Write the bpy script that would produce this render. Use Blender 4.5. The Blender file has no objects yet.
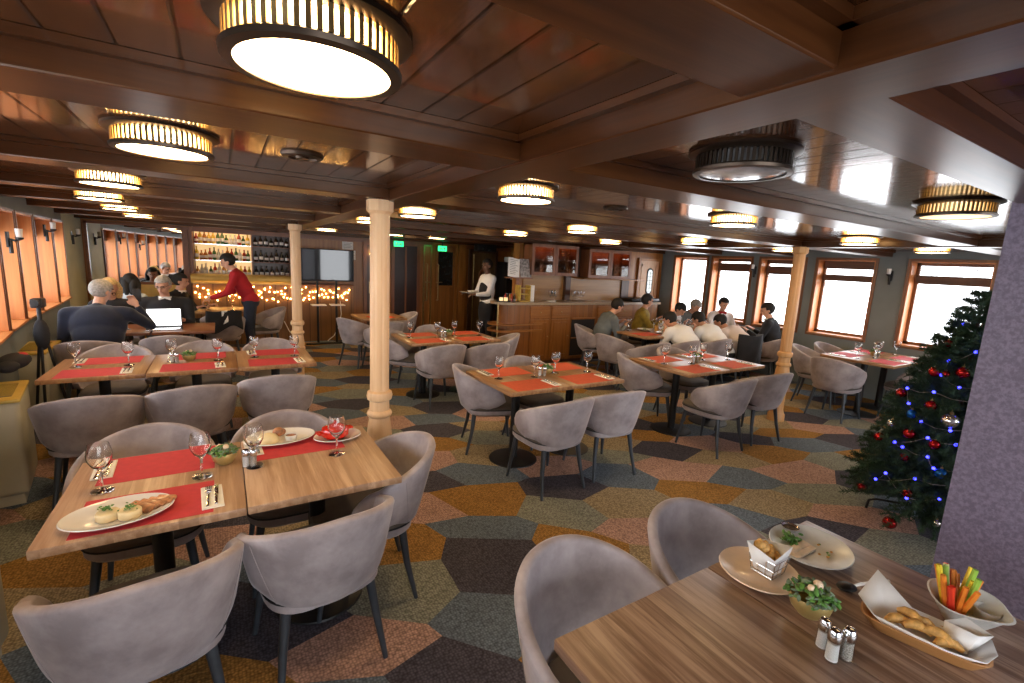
import bpy, bmesh, math, random
from mathutils import Vector, Matrix
from math import sin, cos, pi, radians
random.seed(7)
S = bpy.context.scene
C = S.collection

# ---------------------------------------------------------------- camera
cam_d = bpy.data.cameras.new('camera'); cam = bpy.data.objects.new('camera', cam_d); C.objects.link(cam)
yaw, pit, rol = 0.55829571, -0.1669568, 0.0502504
fwd = Vector((sin(yaw)*cos(pit), cos(yaw)*cos(pit), sin(pit)))
rt = Vector((cos(yaw), -sin(yaw), 0)); up = rt.cross(fwd)
r2 = rt*cos(rol)+up*sin(rol); u2 = -rt*sin(rol)+up*cos(rol)
M = Matrix((r2, u2, -fwd)).transposed().to_4x4(); M.translation = Vector((0, 0, 1.75))
cam.matrix_world = M
cam_d.sensor_width = 36; cam_d.lens = 466.6/1024*36; cam_d.clip_start = .03; cam_d.clip_end = 200
S.camera = cam
S.view_settings.view_transform = 'Standard'; S.view_settings.look = 'None'
S.view_settings.gamma = 1; S.view_settings.exposure = 0.6; S.view_settings.use_curve_mapping = False
S.cycles.use_denoising = True
S.cycles.max_bounces = 8; S.cycles.diffuse_bounces = 4; S.cycles.glossy_bounces = 4
S.cycles.transmission_bounces = 6; S.cycles.transparent_max_bounces = 8
S.cycles.caustics_reflective = False; S.cycles.caustics_refractive = False
S.cycles.sample_clamp_indirect = 4
# ---------------------------------------------------------------- overcast daylight outside the windows
W = bpy.data.worlds.new('overcast_sky'); S.world = W; W.use_nodes = True
W.node_tree.nodes['Background'].inputs[0].default_value = (.93, .96, 1, 1)
W.node_tree.nodes['Background'].inputs[1].default_value = 5.5
LAMP = 24.0          # ceiling lamp glow
LAMPCOL = (1, .66, .31)

# ---------------------------------------------------------------- materials
def newmat(name):
    m = bpy.data.materials.new(name); m.use_nodes = True
    return m, m.node_tree, m.node_tree.nodes['Principled BSDF']
def L(t, a, b): t.links.new(a, b)
def mix(t, fac, a, b, typ='MIX'):
    n = t.nodes.new('ShaderNodeMix'); n.data_type = 'RGBA'; n.blend_type = typ
    for i, v in ((0, fac), (6, a), (7, b)):
        if isinstance(v, (int, float)): n.inputs[i].default_value = v
        elif isinstance(v, tuple): n.inputs[i].default_value = (*v, 1)
        else: L(t, v, n.inputs[i])
    return n.outputs[2]
def coords(t, scale=(1, 1, 1), kind='Object', loc=(0, 0, 0), rot=(0, 0, 0)):
    c = t.nodes.new('ShaderNodeTexCoord'); mp = t.nodes.new('ShaderNodeMapping')
    mp.inputs['Scale'].default_value = scale; mp.inputs['Location'].default_value = loc; mp.inputs['Rotation'].default_value = rot
    L(t, c.outputs[kind], mp.inputs['Vector']); return mp.outputs[0]
def noise(t, vec, scale=5, detail=3, rough=.5):
    n = t.nodes.new('ShaderNodeTexNoise'); n.inputs['Scale'].default_value = scale
    n.inputs['Detail'].default_value = detail; n.inputs['Roughness'].default_value = rough
    L(t, vec, n.inputs['Vector']); return n.outputs[0]
def math_(t, op, a, b=0.0, c=None):
    n = t.nodes.new('ShaderNodeMath'); n.operation = op
    for i, v in enumerate((a, b, c)):
        if v is None: continue
        if isinstance(v, (int, float)): n.inputs[i].default_value = v
        else: L(t, v, n.inputs[i])
    return n.outputs[0]
def ramp(t, v, lo, hi):
    n = t.nodes.new('ShaderNodeMapRange'); n.inputs[1].default_value = lo; n.inputs[2].default_value = hi
    L(t, v, n.inputs[0]); return n.outputs[0]
def bump(t, h, b, strength=.3, dist=.01):
    n = t.nodes.new('ShaderNodeBump'); n.inputs['Strength'].default_value = strength; n.inputs['Distance'].default_value = dist
    L(t, h, n.inputs['Height']); L(t, n.outputs[0], b.inputs['Normal'])
def plain(name, col, rough=.5, metal=0, var=.12, vs=20, bmp=0, bs=200, sheen=0, spec=None, emit=None, es=0, coat=0):
    m, t, b = newmat(name)
    v = coords(t)
    c2 = tuple(x*(1-var) for x in col); c1 = tuple(min(1, x*(1+var)) for x in col)
    L(t, mix(t, ramp(t, noise(t, v, vs, 4), .35, .65), c2, c1), b.inputs['Base Color'])
    b.inputs['Roughness'].default_value = rough; b.inputs['Metallic'].default_value = metal
    if sheen: b.inputs['Sheen Weight'].default_value = sheen; b.inputs['Sheen Roughness'].default_value = .4
    if spec is not None: b.inputs['Specular IOR Level'].default_value = spec
    if coat: b.inputs['Coat Weight'].default_value = coat; b.inputs['Coat Roughness'].default_value = .08
    if bmp: bump(t, noise(t, v, bs, 3), b, bmp, .003)
    if emit: b.inputs['Emission Color'].default_value = (*emit, 1); b.inputs['Emission Strength'].default_value = es
    return m
def wood(name, c1, c2, rough=.4, along=1, plank=0, groove=False, coat=0, c3=None, grain=1.0, across=0, bstr=.4, dark=.35, seed=0.0, con=.17):
    """grain runs along axis `along`; boards of width `plank` are counted on axis `across`"""
    m, t, b = newmat(name)
    base = coords(t)
    sc = [38*grain]*3; sc[along] = 2.2*grain
    if plank:
        s = t.nodes.new('ShaderNodeSeparateXYZ'); L(t, base, s.inputs[0])
        q = math_(t, 'DIVIDE', s.outputs[across], plank); q = math_(t, 'ADD', q, 100.5+seed)
        idx = math_(t, 'FLOOR', q)
        wn = t.nodes.new('ShaderNodeTexWhiteNoise'); wn.noise_dimensions = '1D'; L(t, idx, wn.inputs['W'])
        off = t.nodes.new('ShaderNodeCombineXYZ'); L(t, math_(t, 'MULTIPLY', wn.outputs[0], 37.0), off.inputs[along])
        ad = t.nodes.new('ShaderNodeVectorMath'); ad.operation = 'ADD'; L(t, base, ad.inputs[0]); L(t, off.outputs[0], ad.inputs[1])
        vv = ad.outputs[0]
    else: vv = base
    mp = t.nodes.new('ShaderNodeMapping'); mp.inputs['Scale'].default_value = sc; L(t, vv, mp.inputs['Vector'])
    g = noise(t, mp.outputs[0], 1.0, 6, .65)
    col = mix(t, ramp(t, g, .505-con, .505+con), c1, c2)
    if plank:
        col = mix(t, math_(t, 'MULTIPLY', wn.outputs[0], .8), col, c3 or c1)
        if groove:
            fr = math_(t, 'FRACT', q)
            d = math_(t, 'MINIMUM', fr, math_(t, 'SUBTRACT', 1.0, fr))
            gr = ramp(t, d, 0.0, .05)
            col = mix(t, gr, tuple(x*dark for x in c1), col)
            bump(t, math_(t, 'ADD', gr, math_(t, 'MULTIPLY', g, .15)), b, bstr, .006)
    if not (plank and groove): bump(t, g, b, .12, .003)
    L(t, col, b.inputs['Base Color']); b.inputs['Roughness'].default_value = rough
    if coat: b.inputs['Coat Weight'].default_value = coat; b.inputs['Coat Roughness'].default_value = .06
    return m
def glassmat(name, col=(1, 1, 1), rough=0, ior=1.45):
    m, t, b = newmat(name); b.inputs['Base Color'].default_value = (*col, 1); b.inputs['Roughness'].default_value = rough
    b.inputs['Transmission Weight'].default_value = 1; b.inputs['IOR'].default_value = ior; return m
def panemat(name, tint=(1, 1, 1), refl=.08):
    m = bpy.data.materials.new(name); m.use_nodes = True; t = m.node_tree; t.nodes.clear()
    o = t.nodes.new('ShaderNodeOutputMaterial'); tr = t.nodes.new('ShaderNodeBsdfTransparent'); gl = t.nodes.new('ShaderNodeBsdfGlossy')
    tr.inputs[0].default_value = (*tint, 1); gl.inputs['Roughness'].default_value = .02
    mx = t.nodes.new('ShaderNodeMixShader'); mx.inputs[0].default_value = refl
    L(t, tr.outputs[0], mx.inputs[1]); L(t, gl.outputs[0], mx.inputs[2]); L(t, mx.outputs[0], o.inputs[0]); return m
def emis(name, col, s):
    m, t, b = newmat(name); b.inputs['Base Color'].default_value = (*[.8*x for x in col], 1)
    b.inputs['Emission Color'].default_value = (*col, 1); b.inputs['Emission Strength'].default_value = s; return m

def carpet(name, col):
    m, t, b = newmat(name); v = coords(t)
    w = t.nodes.new('ShaderNodeTexVoronoi'); w.inputs['Scale'].default_value = 75; w.inputs['Randomness'].default_value = .55
    L(t, v, w.inputs['Vector'])
    n2 = noise(t, v, 9, 3)
    c = mix(t, ramp(t, w.outputs[0], .15, .75), tuple(min(1, x*1.45) for x in col), tuple(x*.5 for x in col))
    c = mix(t, math_(t, 'MULTIPLY', ramp(t, n2, .4, .7), .35), c, tuple(x*.7 for x in col))
    L(t, c, b.inputs['Base Color']); b.inputs['Roughness'].default_value = .95; b.inputs['Specular IOR Level'].default_value = .15
    bump(t, w.outputs[0], b, .5, .006); return m

MT = {}
MT['carpets'] = [carpet('ochre_carpet', (.34, .185, .055)), carpet('slate_carpet', (.14, .18, .235)), carpet('rose_carpet', (.46, .29, .24)),
    carpet('charcoal_carpet', (.078, .074, .098)), carpet('sage_carpet', (.25, .26, .22)), carpet('sand_carpet', (.34, .27, .17))]
CEILW = wood('varnished_ceiling_boards', (.065, .020, .006), (.13, .045, .014), .15, along=1, plank=.118, groove=True, coat=.35, bstr=.8, c3=(.042, .013, .004), across=0, dark=.12, grain=.6)
BEAMX = wood('varnished_beam_crosswise', (.036, .010, .003), (.080, .026, .007), .34, along=0, grain=.5)
BEAMY = wood('varnished_beam_lengthwise', (.036, .010, .003), (.080, .026, .007), .34, along=1, grain=.5)
for m_ in (BEAMX, BEAMY): m_.node_tree.nodes['Principled BSDF'].inputs['Specular IOR Level'].default_value = .25; m_.node_tree.nodes['Principled BSDF'].inputs['Specular Tint'].default_value = (1, .75, .5, 1); m_.node_tree.nodes['Principled BSDF'].inputs['Coat Weight'].default_value = .25; m_.node_tree.nodes['Principled BSDF'].inputs['Coat Roughness'].default_value = .2
OAKZ = wood('honey_wood_panel', (.24, .085, .016), (.37, .15, .032), .35, along=2, grain=.5)
OAKX = wood('honey_wood_rail', (.24, .085, .016), (.37, .15, .032), .35, along=0, grain=.5)
OAKP = wood('honey_boarding', (.24, .085, .016), (.37, .15, .032), .35, along=2, plank=.1, groove=True, c3=(.19, .065, .012), grain=.5)
MAHZ = wood('red_brown_wood', (.17, .055, .02), (.27, .10, .04), .38, along=2, coat=.03, grain=.5)
MAHX = wood('red_brown_rail', (.17, .055, .02), (.27, .10, .04), .38, along=0, coat=.03, grain=.5)
DARKW = wood('dark_wood', (.05, .02, .01), (.085, .035, .018), .3, along=2, grain=.5)
PALEW = wood('pale_door_wood', (.50, .30, .17), (.62, .40, .25), .45, along=2, grain=.5)
PINE = wood('pale_column_wood', (.68, .42, .22), (.80, .54, .31), .42, along=2, grain=.5)
JAMB = wood('orange_window_wood', (.52, .17, .05), (.64, .25, .08), .4, along=2, grain=.5)
SILLW = wood('orange_sill_wood', (.52, .20, .06), (.62, .27, .09), .35, along=1, grain=.5)
TOPW = wood('butcher_block_top', (.40, .235, .13), (.62, .42, .27), .40, along=1, plank=.062, c3=(.31, .175, .095), grain=.8, con=.11)
TOPG = wood('weathered_block_top', (.17, .095, .06), (.42, .29, .21), .38, along=1, plank=.05, c3=(.17, .09, .055), grain=1.0, con=.10)
WALLG = plain('grey_blue_wall_paint', (.19, .215, .215), .7, var=.06, vs=3)
WALLP = plain('pale_green_wall_paint', (.62, .64, .50), .7, var=.06, vs=3)
BLACKM = plain('black_metal', (.012, .012, .014), .45, .2)
LEGM = plain('slate_metal', (.055, .065, .08), .38, .3)
BRASS = plain('aged_brass', (.42, .29, .12), .3, .9)
BRONZE = plain('dark_bronze', (.06, .042, .03), .35, .8)
CHROME = plain('chrome', (.75, .75, .76), .12, 1, var=.03)
GOLD = plain('gold_paint', (.68, .46, .13), .35, .25, var=.1, vs=6)
CREAM = plain('cream_enamel', (.50, .47, .36), .45, var=.05, vs=4)
YELTOP = plain('mustard_enamel', (.55, .38, .06), .4, var=.08, vs=6)
CERAM = plain('white_ceramic', (.80, .78, .74), .16, var=.02, coat=.4)
CERGR = plain('grey_glazed_ceramic', (.66, .66, .63), .3, var=.08, vs=25, coat=.1)
CERBE = plain('beige_stoneware', (.78, .58, .40), .3, var=.06, coat=.2)
TREEG = plain('dark_fir_green', (.022, .055, .024), .7, var=.4, vs=14)
LEAFG = plain('fresh_leaf_green', (.09, .22, .04), .5, var=.35, vs=60)
SAGEG = plain('sage_leaf_green', (.14, .20, .12), .6, var=.35, vs=60)
REDP = plain('red_paper', (.52, .035, .045), .75, var=.06, vs=30)
REDP_LAMPLIT = plain('lamplit_red_paper', (.62, .09, .03), .75, var=.06, vs=30)  # the red mat paper with lamplight's orange mixed into its colour
NAPK = plain('cream_napkin', (.80, .76, .66), .85, var=.04, bmp=.2)
PAPER = plain('white_paper', (.82, .80, .78), .8, var=.04)
SKIN = plain('light_skin', (.62, .33, .22), .5, var=.06, vs=30)
SKIND = plain('dark_skin', (.17, .085, .05), .5, var=.06, vs=30)
WHITEC = plain('white_cotton', (.86, .86, .88), .85, var=.04, vs=8, bmp=.2, bs=60)
BLACKC = plain('black_cloth', (.012, .012, .016), .85, var=.2, vs=10)
NAVYC = plain('navy_knit', (.007, .011, .030), .85, var=.2, vs=10, sheen=.3)
GREYC = plain('grey_blue_knit', (.13, .15, .16), .85, var=.15, vs=10)
REDC = plain('red_knit', (.42, .012, .02), .85, var=.1, vs=10)
BLUEGC = plain('pale_blue_cotton', (.50, .58, .64), .85, var=.1, vs=10)
PINKC = plain('pinkish_white_cotton', (.74, .64, .60), .85, var=.05, vs=8)
OLIVEC = plain('olive_yellow_knit', (.32, .22, .03), .85, var=.2, vs=12)
HAIRD = plain('black_hair', (.010, .008, .007), .75, var=.3, vs=60)
HAIRG = plain('grey_hair', (.32, .29, .26), .6, var=.25, vs=60)
HAIRB = plain('blond_hair', (.58, .40, .18), .5, var=.25, vs=60)
EYEM = plain('dark_eye', (.02, .015, .012), .2)
LIPM = plain('lip_pink', (.42, .14, .11), .5)
GLASS = glassmat('clear_glass')
PANE = panemat('window_glass')
SMOKE = panemat('cabinet_glass', (.75, .7, .65), .05)
BAUR = plain('shiny_red_bauble', (.45, .01, .01), .1, .7, var=.05)
BAUS = plain('silver_bauble', (.75, .72, .68), .14, .9, var=.03)
BAUB = plain('shiny_blue_bauble', (.01, .12, .45), .1, .6, var=.05)
LED = emis('blue_led', (.03, .03, 1), 9)
FAIRY = emis('warm_fairy_bulb', (1, .55, .16), 30)
def velvet():
    m, t, b = newmat('taupe_velvet'); v = coords(t)
    n = noise(t, v, 5, 5, .6); n2 = noise(t, v, 260, 2)
    c = mix(t, ramp(t, n, .36, .66), (.27, .23, .237), (.47, .415, .425))
    L(t, c, b.inputs['Base Color']); b.inputs['Roughness'].default_value = .8; b.inputs['Specular IOR Level'].default_value = .25
    b.inputs['Sheen Weight'].default_value = .45; b.inputs['Sheen Roughness'].default_value = .35; b.inputs['Sheen Tint'].default_value = (.9, .85, .9, 1)
    bump(t, n2, b, .12, .002); return m
VELV = velvet()
SEATC = plain('brown_grey_seat_cloth', (.13, .105, .085), .85, var=.12, vs=8, sheen=.2)
PIPE = plain('black_piping', (.01, .01, .012), .6)

# ---------------------------------------------------------------- mesh helper
class G:
    def __init__(s): s.b = bmesh.new(); s.mats = []; s.cur = 0
    def m(s, mat):
        if mat not in s.mats: s.mats.append(mat)
        s.cur = s.mats.index(mat); return s
    def _fin(s, n0):
        s.b.faces.ensure_lookup_table()
        for f in s.b.faces[n0:]: f.material_index = s.cur; f.smooth = True
    def box(s, c, d, rot=None, bev=0, seg=2):
        n0 = len(s.b.faces)
        t = bmesh.new(); bmesh.ops.create_cube(t, size=1)
        bmesh.ops.scale(t, vec=d, verts=t.verts)
        if bev: bmesh.ops.bevel(t, geom=t.edges[:], offset=bev, segments=seg, affect='EDGES', profile=.5)
        mm = Matrix.Translation(c) @ (rot.to_4x4() if rot is not None else Matrix.Identity(4))
        bmesh.ops.transform(t, matrix=mm, verts=t.verts)
        me = bpy.data.meshes.new('t'); t.to_mesh(me); t.free(); s.b.from_mesh(me); bpy.data.meshes.remove(me)
        s._fin(n0); return s
    def b2(s, a, c, bev=0):
        return s.box([(a[i]+c[i])/2 for i in range(3)], [abs(a[i]-c[i]) for i in range(3)], bev=bev)
    def tube(s, pts, r, n=10, caps=True, closed=False):
        """swept tube through pts with radius or list of radii"""
        n0 = len(s.b.faces); pts = [Vector(p) for p in pts]; k = len(pts)
        rs = r if isinstance(r, (list, tuple)) else [r]*k
        rings = []; prev = None
        for i, p in enumerate(pts):
            if closed: d = pts[(i+1) % k]-pts[i-1]
            else: d = pts[min(i+1, k-1)]-pts[max(i-1, 0)]
            d.normalize()
            if prev is None: a = d.orthogonal().normalized()
            else:
                a = prev-d*prev.dot(d)
                a = a.normalized() if a.length > 1e-6 else d.orthogonal().normalized()
            prev = a; bb = d.cross(a)
            rings.append([s.b.verts.new(p+(a*cos(2*pi*j/n)+bb*sin(2*pi*j/n))*rs[i]) for j in range(n)])
        for i in range(k if closed else k-1):
            A, B = rings[i], rings[(i+1) % k]
            for j in range(n): s.b.faces.new((A[j], A[(j+1) % n], B[(j+1) % n], B[j]))
        if caps and not closed:
            s.b.faces.new(rings[0][::-1]); s.b.faces.new(rings[-1])
        s._fin(n0); return s
    def lathe(s, prof, n=24, c=(0, 0, 0), rot=None, scale=(1, 1, 1), closed=False):
        n0 = len(s.b.faces); rings = []; c = Vector(c)
        R = rot or Matrix.Identity(3)
        for r, z in prof:
            if r < 1e-6: rings.append([s.b.verts.new(c+R@Vector((0, 0, z*scale[2])))])
            else: rings.append([s.b.verts.new(c+R@Vector((r*cos(2*pi*j/n)*scale[0], r*sin(2*pi*j/n)*scale[1], z*scale[2]))) for j in range(n)])
        K = len(rings)
        for i in range(K if closed else K-1):
            A, B = rings[i], rings[(i+1) % K]
            for j in range(n):
                q = (j+1) % n
                if len(A) == 1 and len(B) == 1: continue
                if len(A) == 1: s.b.faces.new((A[0], B[q], B[j]))
                elif len(B) == 1: s.b.faces.new((A[j], A[q], B[0]))
                else: s.b.faces.new((A[j], A[q], B[q], B[j]))
        s._fin(n0); return s
    def ball(s, c, r, u=14, v=8, scale=(1, 1, 1), rot=None):
        return s.lathe([(r*sin(pi*i/v) if 0 < i < v else 0, -r*cos(pi*i/v)) for i in range(v+1)], u, c, rot, scale)
    def prism(s, poly, z0, z1, mm=None):
        n0 = len(s.b.faces); mm = mm or Matrix.Identity(4)
        A = [s.b.verts.new(mm@Vector((x, y, z0))) for x, y in poly]; B = [s.b.verts.new(mm@Vector((x, y, z1))) for x, y in poly]
        s.b.faces.new(A[::-1]); s.b.faces.new(B)
        for i in range(len(poly)):
            j = (i+1) % len(poly); s.b.faces.new((A[i], A[j], B[j], B[i]))
        s._fin(n0); return s
    def face(s, pts):
        n0 = len(s.b.faces); s.b.faces.new([s.b.verts.new(p) for p in pts]); s._fin(n0); return s
    def done(s, name, parent=None, angle=38, fix=True, loc=None):
        if fix: bmesh.ops.recalc_face_normals(s.b, faces=s.b.faces)
        me = bpy.data.meshes.new(name); s.b.to_mesh(me); s.b.free()
        for m in s.mats: me.materials.append(m)
        me.set_sharp_from_angle(angle=radians(angle))
        o = bpy.data.objects.new(name, me); C.objects.link(o)
        if parent: o.parent = parent
        if loc: o.location = loc
        return o
def g(mat): return G().m(mat)
def tag(o, label, cat, group=None):
    o['label'] = label; o['category'] = cat
    if group: o['group'] = group
    return o
def thing(name, label, cat, loc=(0, 0, 0), rz=0, group=None):
    o = bpy.data.objects.new(name, None); C.objects.link(o); o.location = loc; o.rotation_euler = (0, 0, rz)
    o.empty_display_size = .1
    return tag(o, label, cat, group)
def struct(o): o['kind'] = 'structure'; return o
def dup(root, loc, rz, label, group=None):
    r = root.copy(); C.objects.link(r); r.location = loc; r.rotation_euler = (0, 0, rz); r['label'] = label
    if group: r['group'] = group
    for ch in list(root.children):
        c = ch.copy(); C.objects.link(c); c.parent = r
        for q in list(ch.children):
            d = q.copy(); C.objects.link(d); d.parent = c
    return r
class Proto:
    """the first placing moves the built thing itself, later ones copy it"""
    def __init__(s, root): s.root = root; s.used = False
    def put(s, loc, rz, label, group=None):
        if not s.used:
            s.used = True; s.root.location = loc; s.root.rotation_euler = (0, 0, rz); s.root['label'] = label
            if group: s.root['group'] = group
            return s.root
        return dup(s.root, loc, rz, label, group)

# ================================================================ SETTING
CZ = 2.18            # boarded ceiling
BZ = 2.10            # underside of beams
# carpet of irregular six-sided fields
def build_floor():
    gg = G()
    for m in MT['carpets']: gg.m(m)
    rnd = random.Random(11)
    R, sx, sy = .265, 1.42, .86
    cache = {}
    ang = radians(-28); ca, sa = cos(ang), sin(ang)
    def vert(x, y):
        k = (round(x/(R/2)), round(y/(R*math.sqrt(3)/2)))
        if k not in cache:
            jx, jy = rnd.uniform(-.10, .10), rnd.uniform(-.075, .075)
            X, Y = x*sx+jx, y*sy+jy
            cache[k] = gg.b.verts.new((X*ca-Y*sa+3, X*sa+Y*ca+3, 0))
        return cache[k]
    cols = {}
    for i in range(-22, 23):
        for j in range(-30, 31):
            cx, cy = 1.5*R*i, math.sqrt(3)*R*(j+.5*(i % 2))
            vs = [vert(cx+R*cos(a*pi/3), cy+R*sin(a*pi/3)) for a in range(6)]
            f = gg.b.faces.new(vs)
            opts = [c for c in (0, 0, 1, 1, 2, 3, 3, 4, 5) if c not in (cols.get((i-1, j)), cols.get((i, j-1)), cols.get((i-1, j+1)), cols.get((i-1, j-1)))]
            c = rnd.choice(opts or [0]); cols[(i, j)] = c; f.material_index = c
    # trim to the room
    for co, no in (((8.45, 0, 0), (1, 0, 0)), ((-2.3, 0, 0), (-1, 0, 0)), ((0, 10.5, 0), (0, 1, 0)), ((0, -2.8, 0), (0, -1, 0))):
        bmesh.ops.bisect_plane(gg.b, geom=gg.b.verts[:]+gg.b.edges[:]+gg.b.faces[:], plane_co=co, plane_no=no, clear_outer=True)
    return struct(gg.done('floor', fix=False))
fl = build_floor()

struct(g(CEILW).b2((-2.4, -2.8, CZ), (8.6, 11.3, CZ+.1)).done('ceiling'))
nt = [0]
def trim(gg, parent=None):
    nt[0] += 1; return struct(gg.done('trim_%d' % nt[0], parent))
# beams across the ship
for y0, y1 in ((-2.0, -1.8), (-.75, -.55), (.45, .63), (1.45, 1.70), (2.95, 3.17), (4.34, 4.56), (5.67, 5.89), (7.05, 7.27), (8.45, 8.67), (9.75, 9.95)):
    x1 = 8.2
    trim(g(BEAMX).box(((-2.2+x1)/2, (y0+y1)/2, (BZ+CZ)/2), (x1+2.2, y1-y0, CZ-BZ), bev=.004, seg=1)
         .b2((-2.2, y0-.025, CZ-.022), (x1, y1+.025, CZ-.001)))
# beams along the ship, resting on the columns
for xa, xb in ((.90, 1.09), (5.72, 5.90)):
    trim(g(BEAMY).box(((xa+xb)/2, 3.9, (BZ+CZ)/2-.004), (xb-xa, 13.2, CZ-BZ+.008), bev=.004, seg=1)
         .b2((xa-.025, -2.7, CZ-.022), (xb+.025, 10.2, CZ-.001)))

# ---- right side wall with deep window openings
XW = 8.2
WT = 2.05; WB = .86
wins_r = [(-2.2, -1.4), (-1.05, -.2), (.15, 1.0), (1.86, 2.72), (3.13, 3.93), (4.12, 4.88), (5.05, 5.85), (5.97, 6.75)]
gg = g(WALLG)
ys = [-2.8]+[v for w in wins_r for v in w]+[7.1]
for i in range(0, len(ys), 2): gg.b2((XW, ys[i], 0), (XW+.25, ys[i+1], 2.3))
for a, b_ in wins_r: gg.b2((XW, a, 0), (XW+.25, b_, WB)); gg.b2((XW, a, WT), (XW+.25, b_, 2.3))
struct(gg.done('wall_right'))
WTRIM = wood('brown_window_trim', (.17, .062, .018), (.25, .095, .03), .35, along=2, grain=.5)
SLAT = wood('dark_blind_slats', (.07, .025, .01), (.13, .05, .02), .45, along=1, grain=.5)
wn = [0]
def window(y0, y1, x, sgn, zt, zb, blind=None, trimw=.03):
    """opening in a side wall at x; sgn=+1 the outside is +x"""
    wn[0] += 1
    w = bpy.data.objects.new('window_%d' % wn[0], None); C.objects.link(w); struct(w); w.location = (x, (y0+y1)/2, zb)
    ox, oy, oz = x, (y0+y1)/2, zb
    def P(a, b_): return tuple(p-q for p, q in zip(a, (ox, oy, oz))), tuple(p-q for p, q in zip(b_, (ox, oy, oz)))
    d = .2*sgn; e = .012*sgn
    f = g(JAMB)
    for n_, (a, b_) in enumerate((((x-e, y0, zb), (x+d, y0+.02, zt)), ((x-e, y1-.02, zb), (x+d, y1, zt)), ((x-e, y0, zt-.02), (x+d, y1, zt)),
                  ((x-e*1.6, y0-trimw, zb-trimw), (x, y0+.005, zt+trimw)), ((x-e*1.6, y1-.005, zb-trimw), (x, y1+trimw, zt+trimw)),
                  ((x-e*1.6, y0, zt-.005), (x, y1, zt+trimw)), ((x-e*1.6, y0, zb-trimw), (x, y1, zb+.005)),
                  ((x+d*.8, y0+.02, zb+.02), (x+d, y0+.06, zt)), ((x+d*.8, y1-.06, zb+.02), (x+d, y1-.02, zt)),
                  ((x+d*.8, y0+.02, zt-.06), (x+d, y1-.02, zt-.02)), ((x+d*.8, y0+.02, zb+.02), (x+d, y1-.02, zb+.06)))):
        f.m(JAMB if n_ < 3 else WTRIM).b2(*P(a, b_))
    struct(f.done('window_frame', w))
    struct(g(SILLW).b2(*P((x-e*3, y0+.0, zb), (x+d, y1-.0, zb+.02))).done('window_sill', w))
    struct(g(PANE).b2(*P((x+d*.93, y0+.06, zb+.06), (x+d*.96, y1-.06, zt-.06))).done('glass_pane', w))
    if blind:
        bl = g(SLAT)
        for k, (za, zz) in enumerate(blind):
            nn = max(1, int((zz-za)/.022))
            solid = (k % 2 == 0)
            if solid: bl.b2(*P((x+d*.55, y0+.05, za), (x+d*.78, y1-.05, zz)))
            else:
                for q in range(nn):
                    z = za+(zz-za)*(q+.5)/nn
                    bl.b2(*P((x+d*.62, y0+.05, z-.006), (x+d*.70, y1-.05, z+.006)))
        for yy in (y0+.2, y1-.2): bl.b2(*P((x+d*.64, yy-.003, blind[0][0]-.12), (x+d*.66, yy+.003, zt-.03)))
        bl.done('blind', w)
    return w
BL = {3: [(1.74, 1.86), (1.87, 2.01)], 4: [(1.72, 1.82), (1.62, 1.71), (1.91, 2.03)], 5: [(1.78, 1.92), (1.72, 1.78), (1.96, 2.03)], 6: [(1.80, 1.95), (1.74, 1.80), (1.98, 2.03)]}
for i, (a, b_) in enumerate(wins_r): window(a, b_, XW, 1, WT, WB, BL.get(i))

# ---- left side wall, curved with the hull
LW = [(-.80, -2.8), (-.82, -.5), (-.88, .4), (-.92, 1.3), (-1.02, 2.2), (-1.20, 3.1), (-1.33, 3.9), (-1.45, 4.75), (-1.58, 5.6), (-1.685, 6.42), (-1.735, 7.15), (-1.79, 8.07), (-1.86, 8.92), (-1.90, 10.2)]
WL = [0, 1, 1, 1, 1, 1, 1, 1, 1, 1, 1, 1, 0]
gl_, gp_ = G(), G()
for i in range(len(LW)-1):
    (x0, y0), (x1, y1) = LW[i], LW[i+1]
    dv = Vector((x1-x0, y1-y0, 0)); ln = dv.length; an = math.atan2(dv.y, dv.x)-pi/2
    Rm = Matrix.Rotation(an, 4, 'Z'); Tm = Matrix.Translation((x0, y0, 0))@Rm
    mat = WALLP if i == len(LW)-2 else WALLG
    gg = gp_ if mat is WALLP else gl_
    gg.m(mat)
    def lb(a, b_):
        c = Tm@Vector([(a[k]+b_[k])/2 for k in range(3)]); gg.box(c, [abs(a[k]-b_[k]) for k in range(3)], rot=Rm.to_3x3())
    if not WL[i]: lb((-.25, 0, 0), (0, ln, 2.3)); continue
    n = 1; st = ln
    for k in range(n):
        a0, a1 = k*st+.045, (k+1)*st-.045
        lb((-.25, k*st, 0), (0, a0, 2.3)); lb((-.25, a1, 0), (0, (k+1)*st, 2.3)); lb((-.25, a0, 0), (0, a1, .95)); lb((-.25, a0, 2.0), (0, a1, 2.3))
        w = window(a0, a1, 0, -1, 2.0, .95, [(1.78, 1.98)], trimw=.012)
        w.matrix_world = Tm @ Matrix.Translation((0, (a0+a1)/2, .95))
w_ = struct(gl_.done('wall_left')); struct(gp_.done('wall_left_far'))

# ---- wall behind the camera with windows
gg = g(WALLG); bw = [(-.6, .9), (1.2, 2.7), (3.3, 4.8), (5.2, 6.7)]
xs = [-1.1]+[v for w in bw for v in w]+[8.45]
for i in range(0, len(xs), 2): gg.b2((xs[i], -2.8, 0), (xs[i+1], -2.6, 2.3))
for a, b_ in bw: gg.b2((a, -2.8, 0), (b_, -2.6, .55)); gg.b2((a, -2.8, 2.1), (b_, -2.6, 2.3))
struct(gg.done('wall_front'))
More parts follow.
